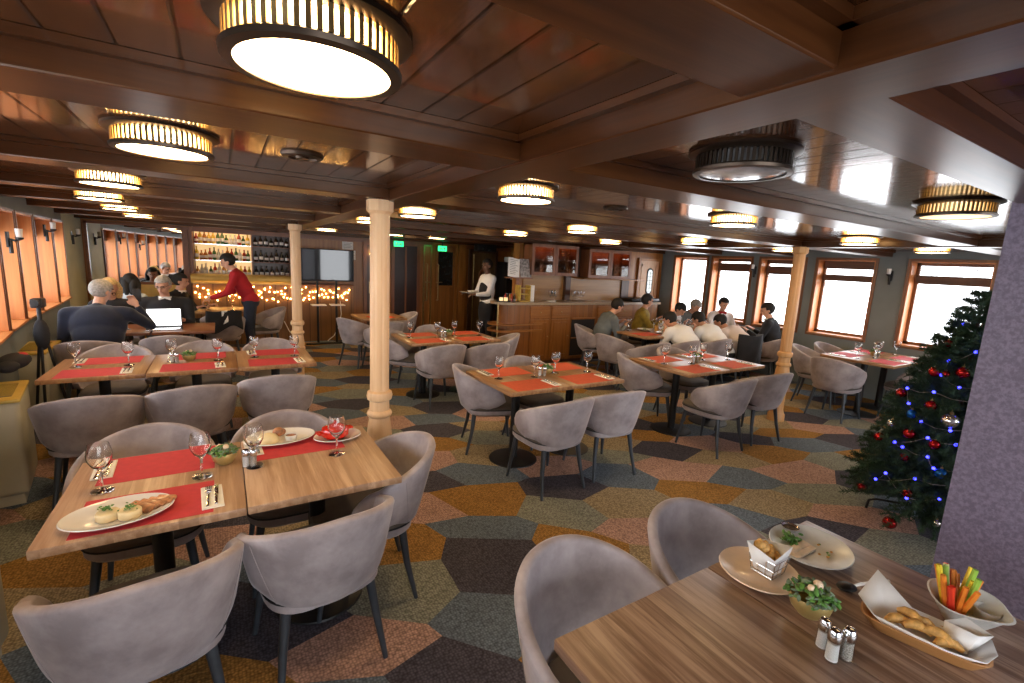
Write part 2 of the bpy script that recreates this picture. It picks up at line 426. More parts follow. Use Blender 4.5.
# portals guide daylight through each window (no light of their own)
def portal(loc, rot, sx, sz):
    ld = bpy.data.lights.new('daylight_portal', 'AREA'); ld.shape = 'RECTANGLE'; ld.size = sx; ld.size_y = sz
    ld.cycles.is_portal = True
    o = bpy.data.objects.new('daylight_portal', ld); C.objects.link(o); o.location = loc; o.rotation_euler = rot
for a, b_ in bw: portal(((a+b_)/2, -2.75, 1.325), (-pi/2, 0, pi), b_-a, 1.55)
for a, b_ in wins_r: portal((XW+.24, (a+b_)/2, 1.45), (0, pi/2, 0), 1.2, b_-a)

# ---- purple papered partition beside the camera
PURP = None
def purple():
    m, t, b = newmat('purple_grey_wallpaper'); v = coords(t)
    n1 = noise(t, v, 75, 3, .6)
    c = mix(t, ramp(t, n1, .40, .62), (.145, .115, .17), (.23, .19, .265))
    L(t, c, b.inputs['Base Color']); b.inputs['Roughness'].default_value = .5; bump(t, n1, b, .35, .004); return m
struct(g(purple()).b2((2.86, -2.6, 0), (3.05, .645, CZ)).done('wall_purple'))
trim(g(BLACKM).b2((2.845, -2.6, 0), (2.86, .64, .06)))

# ================================================================ BACK WALL (y = 10.2) and its fittings
YB = 10.2
gg = g(OAKZ)
gg.b2((-2.2, YB, 0), (-.42, YB+.2, 2.3)); gg.b2((1.2, YB, 0), (6.4, YB+.2, 2.3)); gg.b2((-.42, YB, 0), (1.2, YB+.2, 1.1)); gg.b2((-.42, YB, 2.12), (1.2, YB+.2, 2.3))
struct(gg.done('wall_back'))
struct(g(MAHX).b2((-.42, YB+.75, 0), (1.2, YB+.8, 2.3)).b2((-.47, YB+.2, 0), (-.42, YB+.8, 2.3)).b2((1.2, YB+.2, 0), (1.25, YB+.8, 2.3)).done('wall_bar_recess'))
# wall closing the right part (behind the sideboard)
gg = g(OAKZ).b2((4.5, 7.1, 0), (8.2, 7.3, 2.3)).b2((6.2, 7.3, 0), (6.4, 10.2, 2.3)); struct(gg.done('wall_back_right'))
trim(g(DARKW).b2((4.5, 7.085, 0), (7.45, 7.1, .1)))
trim(g(MAHX).b2((-.42, YB-.02, 2.02), (6.4, YB, 2.10)))
trim(g(MAHX).b2((4.5, 7.085, 2.1), (8.2, 7.1, 2.16)))
# gold panelling below the mirror
gg = g(GOLD).b2((-1.86, YB-.03, 0), (-.56, YB, 1.05))
for a, b_ in ((-1.80, -1.40), (-1.34, -.98), (-.92, -.60)):
    gg.b2((a, YB-.045, .25), (b_, YB-.03, .27)); gg.b2((a, YB-.045, .90), (b_, YB-.03, .92)); gg.b2((a, YB-.045, .25), (a+.02, YB-.03, .92)); gg.b2((b_-.02, YB-.045, .25), (b_, YB-.03, .92))
gg.b2((-1.86, YB-.06, 1.03), (-.56, YB, 1.07)); trim(gg)
for xa, xb in ((-.56, -.49), (-.47, -.42), (1.2, 1.28)): trim(g(MAHZ).b2((xa, YB-.06, 0), (xb, YB, 2.08)))
# mirror
mir = thing('wall_mirror', 'large wood framed mirror above the gold panelling on the far left wall', 'mirror', (-1.2, YB, 1.08))
MIRM = plain('silvered_mirror', (.86, .88, .88), .01, 1, var=.01)
g(MAHX).b2((-.66, -.05, -.01), (.66, 0, .035)).b2((-.66, -.05, .965), (.66, 0, 1.0)).b2((-.66, -.05, 0), (-.625, 0, 1.0)).b2((.625, -.05, 0), (.66, 0, 1.0)).done('mirror_frame', mir)
g(MIRM).b2((-.63, -.02, .03), (.63, -.01, .97)).done('mirror_glass', mir)

# bar counter with gold rounded ledge
bar = thing('bar_counter', 'long bar counter with a rounded gold ledge along the far left wall', 'bar counter', (.35, 9.95, 0))
g(wood('bar_front_wood', (.20, .09, .025), (.30, .14, .04), .35, along=2, plank=.2, groove=True, grain=.5)).b2((-.8, 0, 0), (1.95, .22, 1.12)).done('counter_front', bar)
g(GOLD).b2((-.82, -.05, 1.12), (.92, .24, 1.14)).tube([(-.82, -.02, 1.21), (.92, -.02, 1.21)], .075, 16).b2((-.82, -.02, 1.135), (.92, .24, 1.285)).done('gold_ledge', bar)
g(MAHX).box((1.43, .09, 1.13), (1.04, .3, .03), bev=.006).done('counter_top', bar)

# lit bottle shelves
BACKLT = emis('warm_lit_shelf_back', (1, .66, .30), .5)
sh = thing('bottle_shelf', 'brightly lit shelf wall full of bottles behind the bar', 'shelf', (.05, 10.62, 1.1))
g(BACKLT).b2((-.46, .06, .1), (.47, .09, 1.0)).done('lit_back_panel', sh)
g(emis('added_ledge_glow', (1, .72, .36), 14)).b2((-.40, -.36, .985), (.42, -.33, .995)).done('added_ledge_light', sh)  # added emitter that brightens the gold ledge, no visible fitting
for z in (.12, .42, .72): g(CHROME).b2((-.46, -.12, z-.012), (.47, .06, z)).done('shelf_board', sh)
g(MAHZ).b2((-.465, -.12, .08), (-.46, .09, 1.02)).b2((.455, -.12, .08), (.475, .09, 1.02)).b2((-.46, -.12, 1.0), (.47, .09, 1.02)).done('shelf_frame', sh)
sh2 = thing('bottle_shelf', 'unlit dark wood shelf of bottles right of the glowing bar shelves', 'shelf', (.86, 10.62, 1.1))
g(DARKW).b2((-.33, .06, .1), (.33, .09, 1.0)).done('back_panel', sh2)
for z in (.12, .42, .72): g(MAHX).b2((-.33, -.12, z-.015), (.33, .06, z)).done('shelf_board', sh2)
BOTM = {'amber': plain('amber_bottle', (.45, .16, .02), .08, var=.2, coat=.5, emit=(1, .45, .05), es=0), 'green': plain('green_bottle', (.05, .13, .03), .08, coat=.5), 'clear': plain('pale_bottle', (.7, .66, .55), .08, coat=.5),
        'red': plain('red_bottle', (.4, .04, .02), .08, coat=.5), 'dark': plain('dark_bottle', (.02, .015, .01), .1, coat=.5), 'yellow': plain('yellow_bottle', (.75, .5, .05), .1, coat=.5)}
bprof = [(0, 0), (.034, 0), (.037, .01), (.037, .145), (.030, .175), (.014, .20), (.013, .245), (.016, .25), (.016, .262), (0, .262)]
BOT = {k: g(v).lathe([(r*.9, z*.9) for r, z in bprof], 12).m(PAPER).lathe([(.0342, .05), (.0345, .052), (.0345, .105), (.0342, .107)], 12).done('bottle') for k, v in BOTM.items()}
BOTU = {k: False for k in BOT}
def putbottle(k, loc, label, group):
    o = BOT[k]
    if BOTU[k]: o = o.copy(); C.objects.link(o)
    BOTU[k] = True; o.location = loc; o.scale = (1, 1, rn.uniform(.72, 1.08)); tag(o, label, 'bottle', group)
rn = random.Random(3)
for r_, z in (('lowest', 1.22), ('middle', 1.52), ('top', 1.82)):
    for i in range(13):
        k = rn.choice(['amber', 'amber', 'green', 'clear', 'clear', 'red', 'yellow'])
        putbottle(k, (-.385+.0695*i+rn.uniform(-.006, .006), 10.55+.05*(i % 2), z), '%s coloured bottle on the %s shelf of the glowing bar back' % (k, r_), '%s bottles on the %s glowing shelf' % (k, r_))
for r_, z in (('lowest', 1.22), ('middle', 1.52), ('top', 1.82)):
    for i in range(7):
        putbottle('dark', (.58+.092*i, 10.56, z), 'dark bottle on the %s board of the unlit shelf right of the glowing one' % r_, 'dark bottles on the %s unlit board' % r_)

# fairy lights on the bar front
def light_string(name, label, cat, pts, rb, mat, wirem, group=None, every=1):
    t = thing(name, label, cat, pts[0], 0, group); o = Vector(pts[0]); P = [Vector(p)-o for p in pts]
    g(wirem).tube(P, .0014, 5).done('wire', t)
    me = None
    for i, p in enumerate(P):
        if i % every: continue
        if me is None: q = g(mat).ball((0, 0, 0), rb, 8, 6).done('bulb', t, loc=p); me = q.data
        else: q = bpy.data.objects.new('bulb', me); C.objects.link(q); q.parent = t; q.location = p
    return t
pts = []; rn = random.Random(5)
for i in range(98): pts.append((-.42+2.62*i/97+rn.uniform(-.02, .02), 9.93, .93+.09*sin(i*1.9)+rn.uniform(-.06, .06)))
light_string('fairy_lights', 'warm white fairy lights tangled along the front of the far bar', 'fairy lights', pts, .0115, FAIRY, BLACKM)

# television on a stand
TVS = plain('black_glossy_screen', (.01, .012, .015), .03, var=.1, coat=.3)
tv = thing('television', 'large flat black television reflecting windows left of the doors', 'television', (1.70, 9.45, 1.24))
g(BLACKM).box((0, .02, .29), (.98, .045, .60), bev=.006).done('casing', tv)
g(TVS).b2((-.475, -.006, .015), (.475, -.002, .575)).done('screen', tv)
ts = thing('television_stand', 'black two post stand with white shelves carrying the television', 'stand', (1.70, 9.52, 0))
for x in (-.17, .17):
    g(BLACKM).tube([(x, 0, .03), (x, 0, 1.42)], .022, 10).done('post', ts)
    g(BLACKM).tube([(x-.22, -.02, .025), (x+.22, -.02, .025)], .02, 8).done('foot', ts)
for x in (-.17, .17): g(PAPER).box((x, -.08, .78), (.26, .22, .02), bev=.004).done('shelf', ts)
g(BLACKM).b2((-.30, -.012, 1.38), (.30, .03, 1.42)).done('crossbar', ts)
tag(g(PAPER).tube([(2.02, 9.90, .80), (2.03, 9.86, .55), (1.97, 9.83, .30), (1.88, 9.82, .12), (1.75, 9.8, .02)], .008, 6).done('power_cable'), 'thin pale cable hanging down the wall right of the television stand', 'cable')
tag(g(PAPER).tube([(.98, 9.90, .42), (1.05, 9.82, .25), (1.16, 9.74, .1), (1.3, 9.7, .02)], .008, 6).done('power_cable'), 'thin pale cable sloping to the floor left of the television stand', 'cable')
# notices
def notice(x, z, w, h, label, y=YB, m=PAPER):
    t = thing('wall_notice', label, 'sign', (x, y, z))
    g(m).b2((-w/2, -.012, -h/2), (w/2, 0, h/2)).done('paper', t)
    gg = g(BLACKC)
    for k in range(4): gg.b2((-w*.35, -.014, h*(.3-.18*k)), (w*(.35-.1*(k % 2)), -.012, h*(.3-.18*k)+h*.04))
    gg.done('printed_lines', t); return t
notice(2.24, 1.93, .22, .16, 'small white framed notice high on the wall right of the television')
notice(2.33, 1.74, .13, .19, 'small portrait notice low beside the television corner')
# doors in the back wall
dn = [0]
def door(x0, x1, zt, mat, y=YB, frame=MAHZ, fw=.07):
    dn[0] += 1
    d = bpy.data.objects.new('door_%d' % dn[0], None); C.objects.link(d); struct(d); d.location = ((x0+x1)/2, y, 0); w = (x1-x0)/2
    struct(g(mat).b2((-w, -.02, 0.01), (w, 0, zt)).done('door_leaf', d))
    struct(g(frame).b2((-w-fw, -.045, 0), (-w, 0, zt+fw)).b2((w, -.045, 0), (w+fw, 0, zt+fw)).b2((-w, -.045, zt), (w, 0, zt+fw)).done('door_frame', d))
    return d
d = door(2.62, 3.02, 1.98, DARKW); struct(g(BRASS).tube([(-.14, -.05, 1.0), (-.14, -.05, 1.14)], .01, 8).b2((-.15, -.04, .95), (-.13, -.02, 1.2)).done('door_handle', d))
d = door(3.22, 3.74, 2.0, plain('wine_dark_door', (.03, .012, .010), .35), frame=MAHZ)
struct(g(MAHZ).b2((-.02, -.03, .02), (.02, -.02, 1.98)).done('door_muntin', d))
# glazed brass door leaf standing open, with long handles
d = door(3.92, 4.06, 2.02, OAKZ, frame=BRASS, fw=.03)
for x in (-.03, .24): struct(g(BRASS).tube([(x, -.02, .80), (x, -.09, .82), (x, -.09, 1.62), (x, -.02, 1.64)], .014, 8).tube([(x-.05, -.09, 1.22), (x+.10, -.09, 1.22)], .012, 8).done('door_handle', d))
d = door(4.16, 4.66, 2.05, OAKP, frame=OAKZ)
struct(g(plain('dark_door_glass', (.02, .02, .02), .1, coat=.5)).b2((-.17, -.035, 1.15), (.2, -.02, 1.92)).done('door_glass', d))
struct(g(OAKX).b2((-.2, -.04, 1.11), (.23, -.02, 1.15)).b2((-.2, -.04, 1.92), (.23, -.02, 1.96)).b2((-.2, -.04, 1.11), (-.17, -.02, 1.96)).b2((.2, -.04, 1.11), (.23, -.02, 1.96)).done('glass_beading', d))
trim(g(OAKZ).b2((4.74, YB-.10, 0), (4.92, YB, 2.14)))
# service doorway behind the waiter
d = door(5.10, 5.75, 1.95, wood('dim_panel_wood', (.10, .055, .02), (.16, .09, .035), .4, along=2, plank=.16, groove=True, grain=.5), frame=DARKW)
struct(g(BRASS).tube([(-.28, -.06, .05), (-.28, -.06, 1.9)], .013, 8).done('door_rail', d))
om = thing('wall_mirror', 'small dark arched mirror on the wall behind the waiter', 'mirror', (5.42, YB-.02, 1.25))
g(MAHZ).prism([(.12*cos(a), .2*sin(a)+.12) for a in [i*pi/10 for i in range(11)]]+[(-.12, -.15), (.12, -.15)], 0, .03, Matrix.Rotation(pi/2, 4, 'X')).done('mirror_frame', om)
g(plain('dim_mirror', (.25, .2, .17), .1, .8)).prism([(.085*cos(a), .16*sin(a)+.12) for a in [i*pi/10 for i in range(11)]]+[(-.085, -.11), (.085, -.11)], .03, .036, Matrix.Rotation(pi/2, 4, 'X')).done('mirror_glass', om)
# green exit signs
for x, y, z, lb in ((3.16, 9.7, 2.02, 'small glowing green exit sign beside the nearest column'), (4.14, 9.7, 1.98, 'small glowing green exit sign above the panelled door')):
    t = thing('exit_sign', lb, 'sign', (x, y, z))
    g(emis('green_sign_glow', (.03, .9, .25), 1.6)).box((0, 0, 0), (.20, .025, .11), bev=.004).done('sign_panel', t)
    g(PAPER).b2((-.06, -.016, -.03), (-.035, -.0125, .03)).b2((-.02, -.016, -.008), (.05, -.0125, .008)).prism([(.03, -.03), (.07, 0), (.03, .03)], .0125, .016, Matrix.Rotation(pi/2, 4, 'X')).done('white_pictogram', t)
    g(BLACKM).b2((-.01, -.01, .055), (.01, .01, CZ-z)).done('bracket', t)
# glowing wall lamp in the doorway
t = thing('wall_lamp', 'small glowing wall lamp in the dark doorway left of the nearest column', 'wall lamp', (2.72, YB-.03, 1.80))
g(BRASS).b2((-.02, -.02, -.05), (.02, .01, .03)).done('backplate', t)
g(emis('warm_wall_lamp', (1, .55, .15), 9)).lathe([(0, -.03), (.05, -.03), (.035, .06), (0, .06)], 14, (0, -.05, 0)).done('lamp_shade', t)

# ================================================================ SIDEBOARD and wall cupboards
sb = thing('sideboard', 'long honey wood sideboard with a rounded left end and marble coloured top', 'sideboard', (5.6, 6.6, 0))
def rnd_end(x0, x1, y0, y1, n=10):
    r = (y1-y0)/2
    return [(x1, y0), (x1, y1)]+[(x0+r-r*sin(a), y1-r+r*cos(a)) for a in [pi*i/n for i in range(n+1)]]
g(OAKP).prism(rnd_end(-1.62, 2.0, 0, .48), .06, 1.06).done('carcass', sb)
g(DARKW).prism(rnd_end(-1.58, 1.98, .04, .46), 0, .06).done('plinth', sb)
g(plain('worn_counter_top', (.34, .25, .16), .3, var=.1, coat=.3)).prism(rnd_end(-1.78, 2.04, -.05, .48), 1.06, 1.10).done('counter_top', sb)
g(OAKX).prism(rnd_end(-1.82, -.9, -.06, .48), .60, .635).prism(rnd_end(-1.82, -.9, -.06, .48), .71, .73).done('rounded_ledge', sb)
g(BRASS).tube([(-1.72, .1, .02), (-1.72, .1, 1.06)], .014, 8).done('rail_post', sb)
for i, (a, b_) in enumerate(((-1.14, -.74), (-.69, -.29), (.38, .80), (.85, 1.27))):
    dd = g(OAKZ).b2((a, -.022, .10), (b_, 0, .80)).b2((a+.05, -.034, .15), (b_-.05, -.022, .17)).b2((a+.05, -.034, .73), (b_-.05, -.022, .75)).b2((a+.05, -.034, .15), (a+.07, -.022, .75)).b2((b_-.07, -.034, .15), (b_-.05, -.022, .75)).done('door', sb)
    g(BRASS).ball((b_-.03, -.035, .5), .012, 8, 6).done('knob', dd)
    dd = g(OAKX).b2((a, -.022, .83), (b_, 0, 1.03)).b2((a+.04, -.03, .87), (b_-.04, -.022, .885)).b2((a+.04, -.03, .975), (b_-.04, -.022, .99)).done('drawer', sb)
    g(BRASS).ball(((a+b_)/2, -.035, .93), .012, 8, 6).done('knob', dd)
g(plain('painted_niche_shade', (.015, .01, .008), .6)).b2((-.23, -.012, .12), (.32, -.002, .80)).done('niche_shade_panel', sb)  # near-black sheet on the front stands for the shade inside the niche
g(OAKX).b2((-.23, -.03, .44), (.32, -.01, .46)).b2((-.23, -.03, .10), (.32, -.01, .12)).b2((-.23, -.03, .79), (.32, -.01, .82)).done('niche_shelf', sb)
# backsplash boards
trim(g(wood('amber_backsplash', (.28, .14, .04), (.40, .21, .07), .3, along=0, grain=.4)).b2((4.6, 7.08, 1.10), (5.5, 7.1, 1.55)).b2((5.62, 7.08, 1.10), (7.2, 7.1, 1.52)))
trim(g(DARKW).b2((5.5, 7.0, 1.10), (5.62, 7.1, 1.55)).b2((5.72, 7.05, 1.55), (5.86, 7.1, 2.1)).b2((7.0, 7.05, 1.1), (7.2, 7.1, 1.52)))
INT = emis('warm_cupboard_light', (1, .34, .09), 2.0)
def cupboard(x0, x1, z0, z1, label, y=7.08):
    t = thing('wall_cupboard', label, 'cupboard', ((x0+x1)/2, y, z0)); w = (x1-x0)/2; h = z1-z0
    g(MAHZ).b2((-w, -.26, 0), (-w+.02, 0, h)).b2((w-.02, -.26, 0), (w, 0, h)).b2((-w, -.26, 0), (w, 0, .02)).b2((-w, -.26, h-.02), (w, 0, h)).b2((-w, -.02, 0), (w, 0, h)).b2((-w+.02, -.2, h*.5), (w-.02, -.02, h*.5+.012)).done('cabinet_body', t)
    g(INT).b2((-w+.03, -.2, h-.032), (w-.03, -.05, h-.022)).done('inner_light', t)
    for s_ in (-1, 1):
        a, b_ = (-w, 0) if s_ < 0 else (0, w)
        dd = g(MAHZ).b2((a+.004, -.282, 0), (a+.055, -.26, h)).b2((b_-.055, -.282, 0), (b_-.004, -.26, h)).b2((a+.05, -.282, 0), (b_-.05, -.26, .055)).b2((a+.05, -.282, h-.055), (b_-.05, -.26, h)).done('door', t)
        g(SMOKE).b2((a+.05, -.273, .05), (b_-.05, -.27, h-.05)).done('glass_pane', dd)
        g(BRASS).ball((-.03*s_ if s_ < 0 else .03, -.29, h*.35), .009, 8, 6).done('knob', dd)
    return t
cupboard(4.57, 5.60, 1.56, 2.10, 'left reddish glass fronted wall cupboard above the sideboard')
cupboard(5.86, 6.95, 1.54, 2.08, 'right reddish glass fronted wall cupboard above the sideboard')
tag(g(OAKX).box((6.55, 6.93, 1.525), (1.6, .32, .022), bev=.004).done('wall_shelf'), 'thin wooden shelf running under the right glass fronted wall cupboard', 'shelf')
# oval-window door
d = door(7.50, 8.08, 1.93, PALEW, y=7.1, frame=OAKZ, fw=.05)
ov = lambda rx, rz, n=10: [(rx*cos(a), rz+rx*sin(a)) for a in [i*pi/n for i in range(n+1)]]+[(-rx*cos(a), -rz-rx*sin(a)) for a in [i*pi/n for i in range(n+1)]]
RX = Matrix.Translation((0.03, 0, 1.50))@Matrix.Rotation(pi/2, 4, 'X')
struct(g(BLACKM).prism(ov(.085, .20), .02, .034, RX).done('oval_frame', d))
struct(g(emis('daylit_leaded_glass', (.75, .8, .8), .55)).prism(ov(.065, .185), .034, .037, RX).done('oval_glass', d))
gg = g(BLACKM)
for z in (1.28, 1.36, 1.44, 1.52, 1.60, 1.68): gg.b2((-.035, -.040, z-.003), (.095, -.037, z+.003))
gg.b2((.027, -.040, 1.3), (.033, -.037, 1.7)); struct(gg.done('leading', d))
struct(g(PALEW).b2((-.24, -.03, .15), (-.2, -.02, 1.86)).b2((.2, -.03, .15), (.24, -.02, 1.86)).b2((-.24, -.03, 1.82), (.24, -.02, 1.86)).b2((-.24, -.03, 1.05), (.24, -.02, 1.1)).done('door_panels', d))

# things on the sideboard
ms = thing('menu_board', 'white two page menu on a tilted stand at the left of the sideboard', 'menu', (4.36, 6.85, 1.50))
g(MAHX).box((0, .02, 0), (.50, .14, .02)).b2((-.03, .04, -.40), (.03, .07, 0)).done('stand', ms)
Rt = Matrix.Rotation(radians(-14), 3, 'X')
g(PAPER).box((-.12, .0, .17), (.23, .008, .33), rot=Matrix.Rotation(radians(8), 3, 'Y')@Rt).done('left_page', ms)
g(plain('photo_page', (.30, .28, .28), .5, var=.5, vs=25)).box((.12, .01, .17), (.22, .008, .32), rot=Rt).done('right_page', ms)
gg = g(BLACKC); Rm_ = Matrix.Rotation(radians(8), 3, 'Y')@Rt
for k in range(9): gg.box(Vector((-.12, 0, .17))+Rm_@Vector((-.02 if k % 3 else 0, -.006, .13-.03*k)), (.11 if k % 3 else .16, .003, .0045), rot=Rm_)
gg.done('printed_lines', ms)
cr = thing('condiment_rack', 'small yellow wooden rack on the left end of the sideboard', 'rack', (4.42, 6.80, 1.10))
g(plain('yellow_wood', (.62, .42, .08), .5)).b2((-.11, -.08, 0), (-.095, .08, .28)).b2((.095, -.08, 0), (.11, .08, .28)).b2((-.11, -.08, 0), (.11, .08, .012)).b2((-.11, -.08, .12), (.11, .08, .132)).b2((-.11, -.08, .22), (.11, .08, .232)).done('rack_frame', cr)
for k in range(6): tag(g([BOTM['red'], BOTM['dark'], BOTM['amber']][k % 3]).lathe([(0, 0), (.022, 0), (.022, .08), (.01, .11), (.01, .13), (0, .13)], 10).done('sauce_bottle', loc=(4.08+.045*k, 6.82+.02*(k % 2), 1.10)), '%s sauce bottle in the row left of the yellow rack' % ['red', 'dark', 'amber'][k % 3], 'bottle', 'sauce bottles left of the yellow rack')
t = thing('candle_tray', 'dark tray with pale candle blocks at the rounded left end of the sideboard', 'tray', (4.00, 6.74, 1.10))
g(BLACKM).lathe([(0, 0), (.12, 0), (.13, .02), (.12, .02), (.11, .008), (0, .008)], 20).done('tray', t)
for k in (-1, 1): g(emis('glowing_wax', (1, .75, .4), .5)).lathe([(0, .008), (.032, .008), (.032, .07), (0, .07)], 12, (.045*k, 0, 0)).done('candle', t)
tag(g(PAPER).box((4.58, 6.80, 1.24), (.10, .09, .28), bev=.004).done('paper_box'), 'upright white box beside the yellow rack on the sideboard', 'box')
tag(g(PAPER).box((5.02, 6.78, 1.108), (.14, .10, .016), bev=.003).done('folded_cloth'), 'small folded white cloth lying on the middle of the sideboard', 'cloth')
tag(g(BLACKM).box((7.3, 6.80, 1.135), (.80, .34, .07), bev=.03).done('black_case'), 'long flat black case at the right end of the sideboard', 'case')
# ceiling-mounted black bracket above the waiter doorway
tag(g(BLACKM).box((5.15, 9.6, 2.05), (.5, .2, .16), bev=.02).ball((5.05, 9.5, 2.02), .05, 10, 8).ball((5.22, 9.5, 2.02), .05, 10, 8).done('speaker_unit'), 'black loudspeaker unit under the ceiling above the waiter', 'speaker')
fr = thing('steel_cabinet', 'dark glass cabinet with white papers on it behind the waiter', 'cabinet', (5.95, 9.9, 0))
g(BLACKM).box((0, 0, .88), (.34, .5, 1.76), bev=.01).done('cabinet_body', fr)
g(PAPER).b2((-.06, -.262, 1.35), (.08, -.252, 1.6)).done('pinned_paper', fr)
g(CERGR).lathe([(0, 1.76), (.06, 1.76), (.08, 1.82), (.07, 1.88), (0, 1.88)], 14, (-.08, -.1, 0)).lathe([(0, 1.76), (.06, 1.76), (.08, 1.82), (.07, 1.88), (0, 1.88)], 14, (.1, -.1, 0)).done('bowls', fr)


# ================================================================ COLUMNS
PINE_GLOW = wood('glow_tinted_column_wood', (.58, .30, .11), (.70, .40, .16), .42, along=2, grain=.5)  # column wood with the lamp and window glow put into its colour
def column(x, y, label, PINE=PINE):
    t = thing('support_column', label, 'column', (x, y, 0)); r = .062
    # fluted shaft
    n = 32; flute = [(r*(1-.05*(k % 4 == 0))*cos(2*pi*k/n), r*(1-.05*(k % 4 == 0))*sin(2*pi*k/n)) for k in range(n)]
    g(PINE).prism(flute, .78, BZ-.06).done('shaft', t, angle=12)
    g(PINE).lathe([(0, 0), (.095, 0), (.095, .08), (.080, .10), (.070, .14), (.072, .40), (.078, .46), (.090, .475), (.090, .50), (.078, .515), (.084, .54), (.076, .62), (.068, .675), (.080, .685), (.084, .70), (.078, .715), (.066, .725), (.064, .79), (.080, .80), (.086, .825), (.080, .85), (.064, .86), (0, .86)], 24).done('turned_base', t)
    g(PINE).lathe([(0, BZ-.09), (.064, BZ-.09), (.084, BZ-.07), (.084, BZ-.004), (0, BZ-.004)], 8, rot=Matrix.Rotation(pi/8, 3, 'Z')).done('capital', t)
column(.87, 3.05, 'pale fluted wooden column beside the nearest left table, closest of the three')
column(.82, 6.70, 'pale fluted wooden column far back in front of the television')
column(5.75, 2.97, 'wooden column tinted orange by glow, to the right, near the window table', PINE_GLOW)

# ================================================================ CEILING LAMPS
def lamp_proto(on, dim=1.0, off=False):
    t = thing('ceiling_lamp', 'x', 'ceiling lamp')
    R = .158; H = .078
    ring = g(BRONZE)
    ring.lathe([(R*.98, 0), (R+.026, 0), (R+.028, -.010), (R+.016, -.016), (R, -.018), (R*.95, -.012)], 40, closed=True)
    ring.lathe([(R*.90, -H-.002), (R+.006, -H), (R+.008, -H+.010), (R, -H+.016), (R*.93, -H+.010)], 40, closed=True)
    ring.done('bronze_rings', t)
    sl = g(BRASS if not off else BRONZE); n = 56
    for k in range(n):
        a = 2*pi*k/n
        sl.box((R*.985*cos(a), R*.985*sin(a), -(.018+H-.014)/2-.001), (.006, .0095, H-.028), rot=Matrix.Rotation(a, 3, 'Z'))
    sl.done('slatted_band', t)
    df = emis('lamp_diffuser_%s' % on, LAMPCOL if not off else (1, .9, .8), LAMP*dim) if not off else plain('unlit_diffuser', (.35, .36, .38), .15, coat=.4)
    g(df).lathe([(R*.93, -.02), (R*.93, -H+.006), (R*.905, -H+.002), (0, -H-.006)], 40).done('glass_diffuser', t)
    return Proto(t)
LMP = lamp_proto('on'); 
lamp_spots = [(.175, 1.06, 'largest glowing ceiling lamp with slatted bronze band, nearest the camera'), (-.17, 2.33, 'glowing slatted ceiling lamp, second in the left row'),
    (-.57, 3.9, 'glowing slatted ceiling lamp, third in the left row'), (-.85, 5.3, 'glowing slatted ceiling lamp, fourth in the left row'), (-.90, 6.6, 'glowing slatted ceiling lamp, fifth in the left row'), (-.90, 7.95, 'glowing ceiling lamp over the far left diners, last in the left row'),
    (1.50, 2.33, 'glowing slatted ceiling lamp right of the nearest column'), (1.47, 4.0, 'glowing ceiling lamp just behind the nearest column, on its right'), (1.40, 5.25, 'glowing ceiling lamp seen just left of the nearest column'), (1.42, 7.9, 'small glowing ceiling lamp left of the nearest column near the television'),
    (3.24, 2.18, 'glowing ceiling lamp with warm glow above, in front of the column on the right'), (3.27, 3.95, 'glowing ceiling lamp above the sideboard cupboards, larger of the pair'), (3.22, 5.2, 'glowing ceiling lamp above the sideboard cupboards, smaller of the pair'), (3.2, 7.75, 'small glowing ceiling lamp near the waiter'), (2.45, 7.75, 'small glowing ceiling lamp between the exit signs'),
    (5.1, 3.95, 'glowing ceiling lamp over the crowded dining table, nearer of two'), (4.85, 5.2, 'glowing ceiling lamp over the crowded dining table, farther of two'), (5.45, 2.26, 'glowing ceiling lamp just right of the column by the window table'), (6.95, 2.14, 'glowing ceiling lamp above the window beside the Christmas tree'), (6.75, 3.7, 'small glowing ceiling lamp just left of the column on the right')]
for x, y, lb in lamp_spots: LMP.put((x, y, CZ), 0, lb, 'round slatted ceiling lamps')
lamp_proto('dim', .06).put((3.30, .95, CZ), 0, 'faintly lit slatted ceiling lamp near the purple partition', 'round slatted ceiling lamps')
lamp_proto('off', off=True).put((1.60, 1.07, CZ), 0, 'unlit dark slatted ceiling lamp, the only one switched off', 'round slatted ceiling lamps')
def vent(x, y, lb):
    tag(g(BRONZE).lathe([(0, 0), (.09, 0), (.085, -.012), (.06, -.016), (.055, -.008), (.03, -.008), (.025, -.018), (0, -.018)], 24, (x, y, CZ)).done('ceiling_vent'), lb, 'vent', 'round ceiling vents')
vent(.33, 2.38, 'small round vent in the ceiling between the lamps left of the nearest column'); vent(2.45, 2.6, 'small round vent in the ceiling in the middle of the room')

# ================================================================ SCONCES
def sconce_proto():
    t = thing('wall_sconce', 'x', 'wall sconce')   # projects along -x from the wall
    g(BLACKM).b2((-.02, -.03, -.10), (0, .03, .08)).tube([(-.01, 0, 0), (-.07, 0, -.02), (-.11, 0, .0)], .013, 8).lathe([(0, -.02), (.035, 0), (.04, .02), (0, .02)], 12, (-.11, 0, 0)).tube([(-.03, 0, -.02), (-.03, 0, -.17)], .02, 8).done('bracket', t)
    g(PAPER).lathe([(0, .02), (.028, .02), (.036, .12), (.032, .12), (.024, .03), (0, .03)], 14, (-.11, 0, 0)).done('lamp_shade', t)
    for c_ in t.children: c_.data.transform(Matrix.Scale(.78, 4))
    return Proto(t)
SC = sconce_proto(); GR = 'candle style wall sconces'
SC.put((XW, 2.93, 1.84), 0, 'black sconce between the two windows by the Christmas tree', GR)
SC.put((XW, 4.97, 1.84), 0, 'black sconce on the window wall above the crowded table', GR)
SC.put((-1.655, 6.10, 1.74), pi, 'black wall sconce at the left picture edge, nearest of three', GR)
SC.put((-1.78, 7.75, 1.86), pi, 'black wall sconce between the orange window reveals, middle of three', GR)
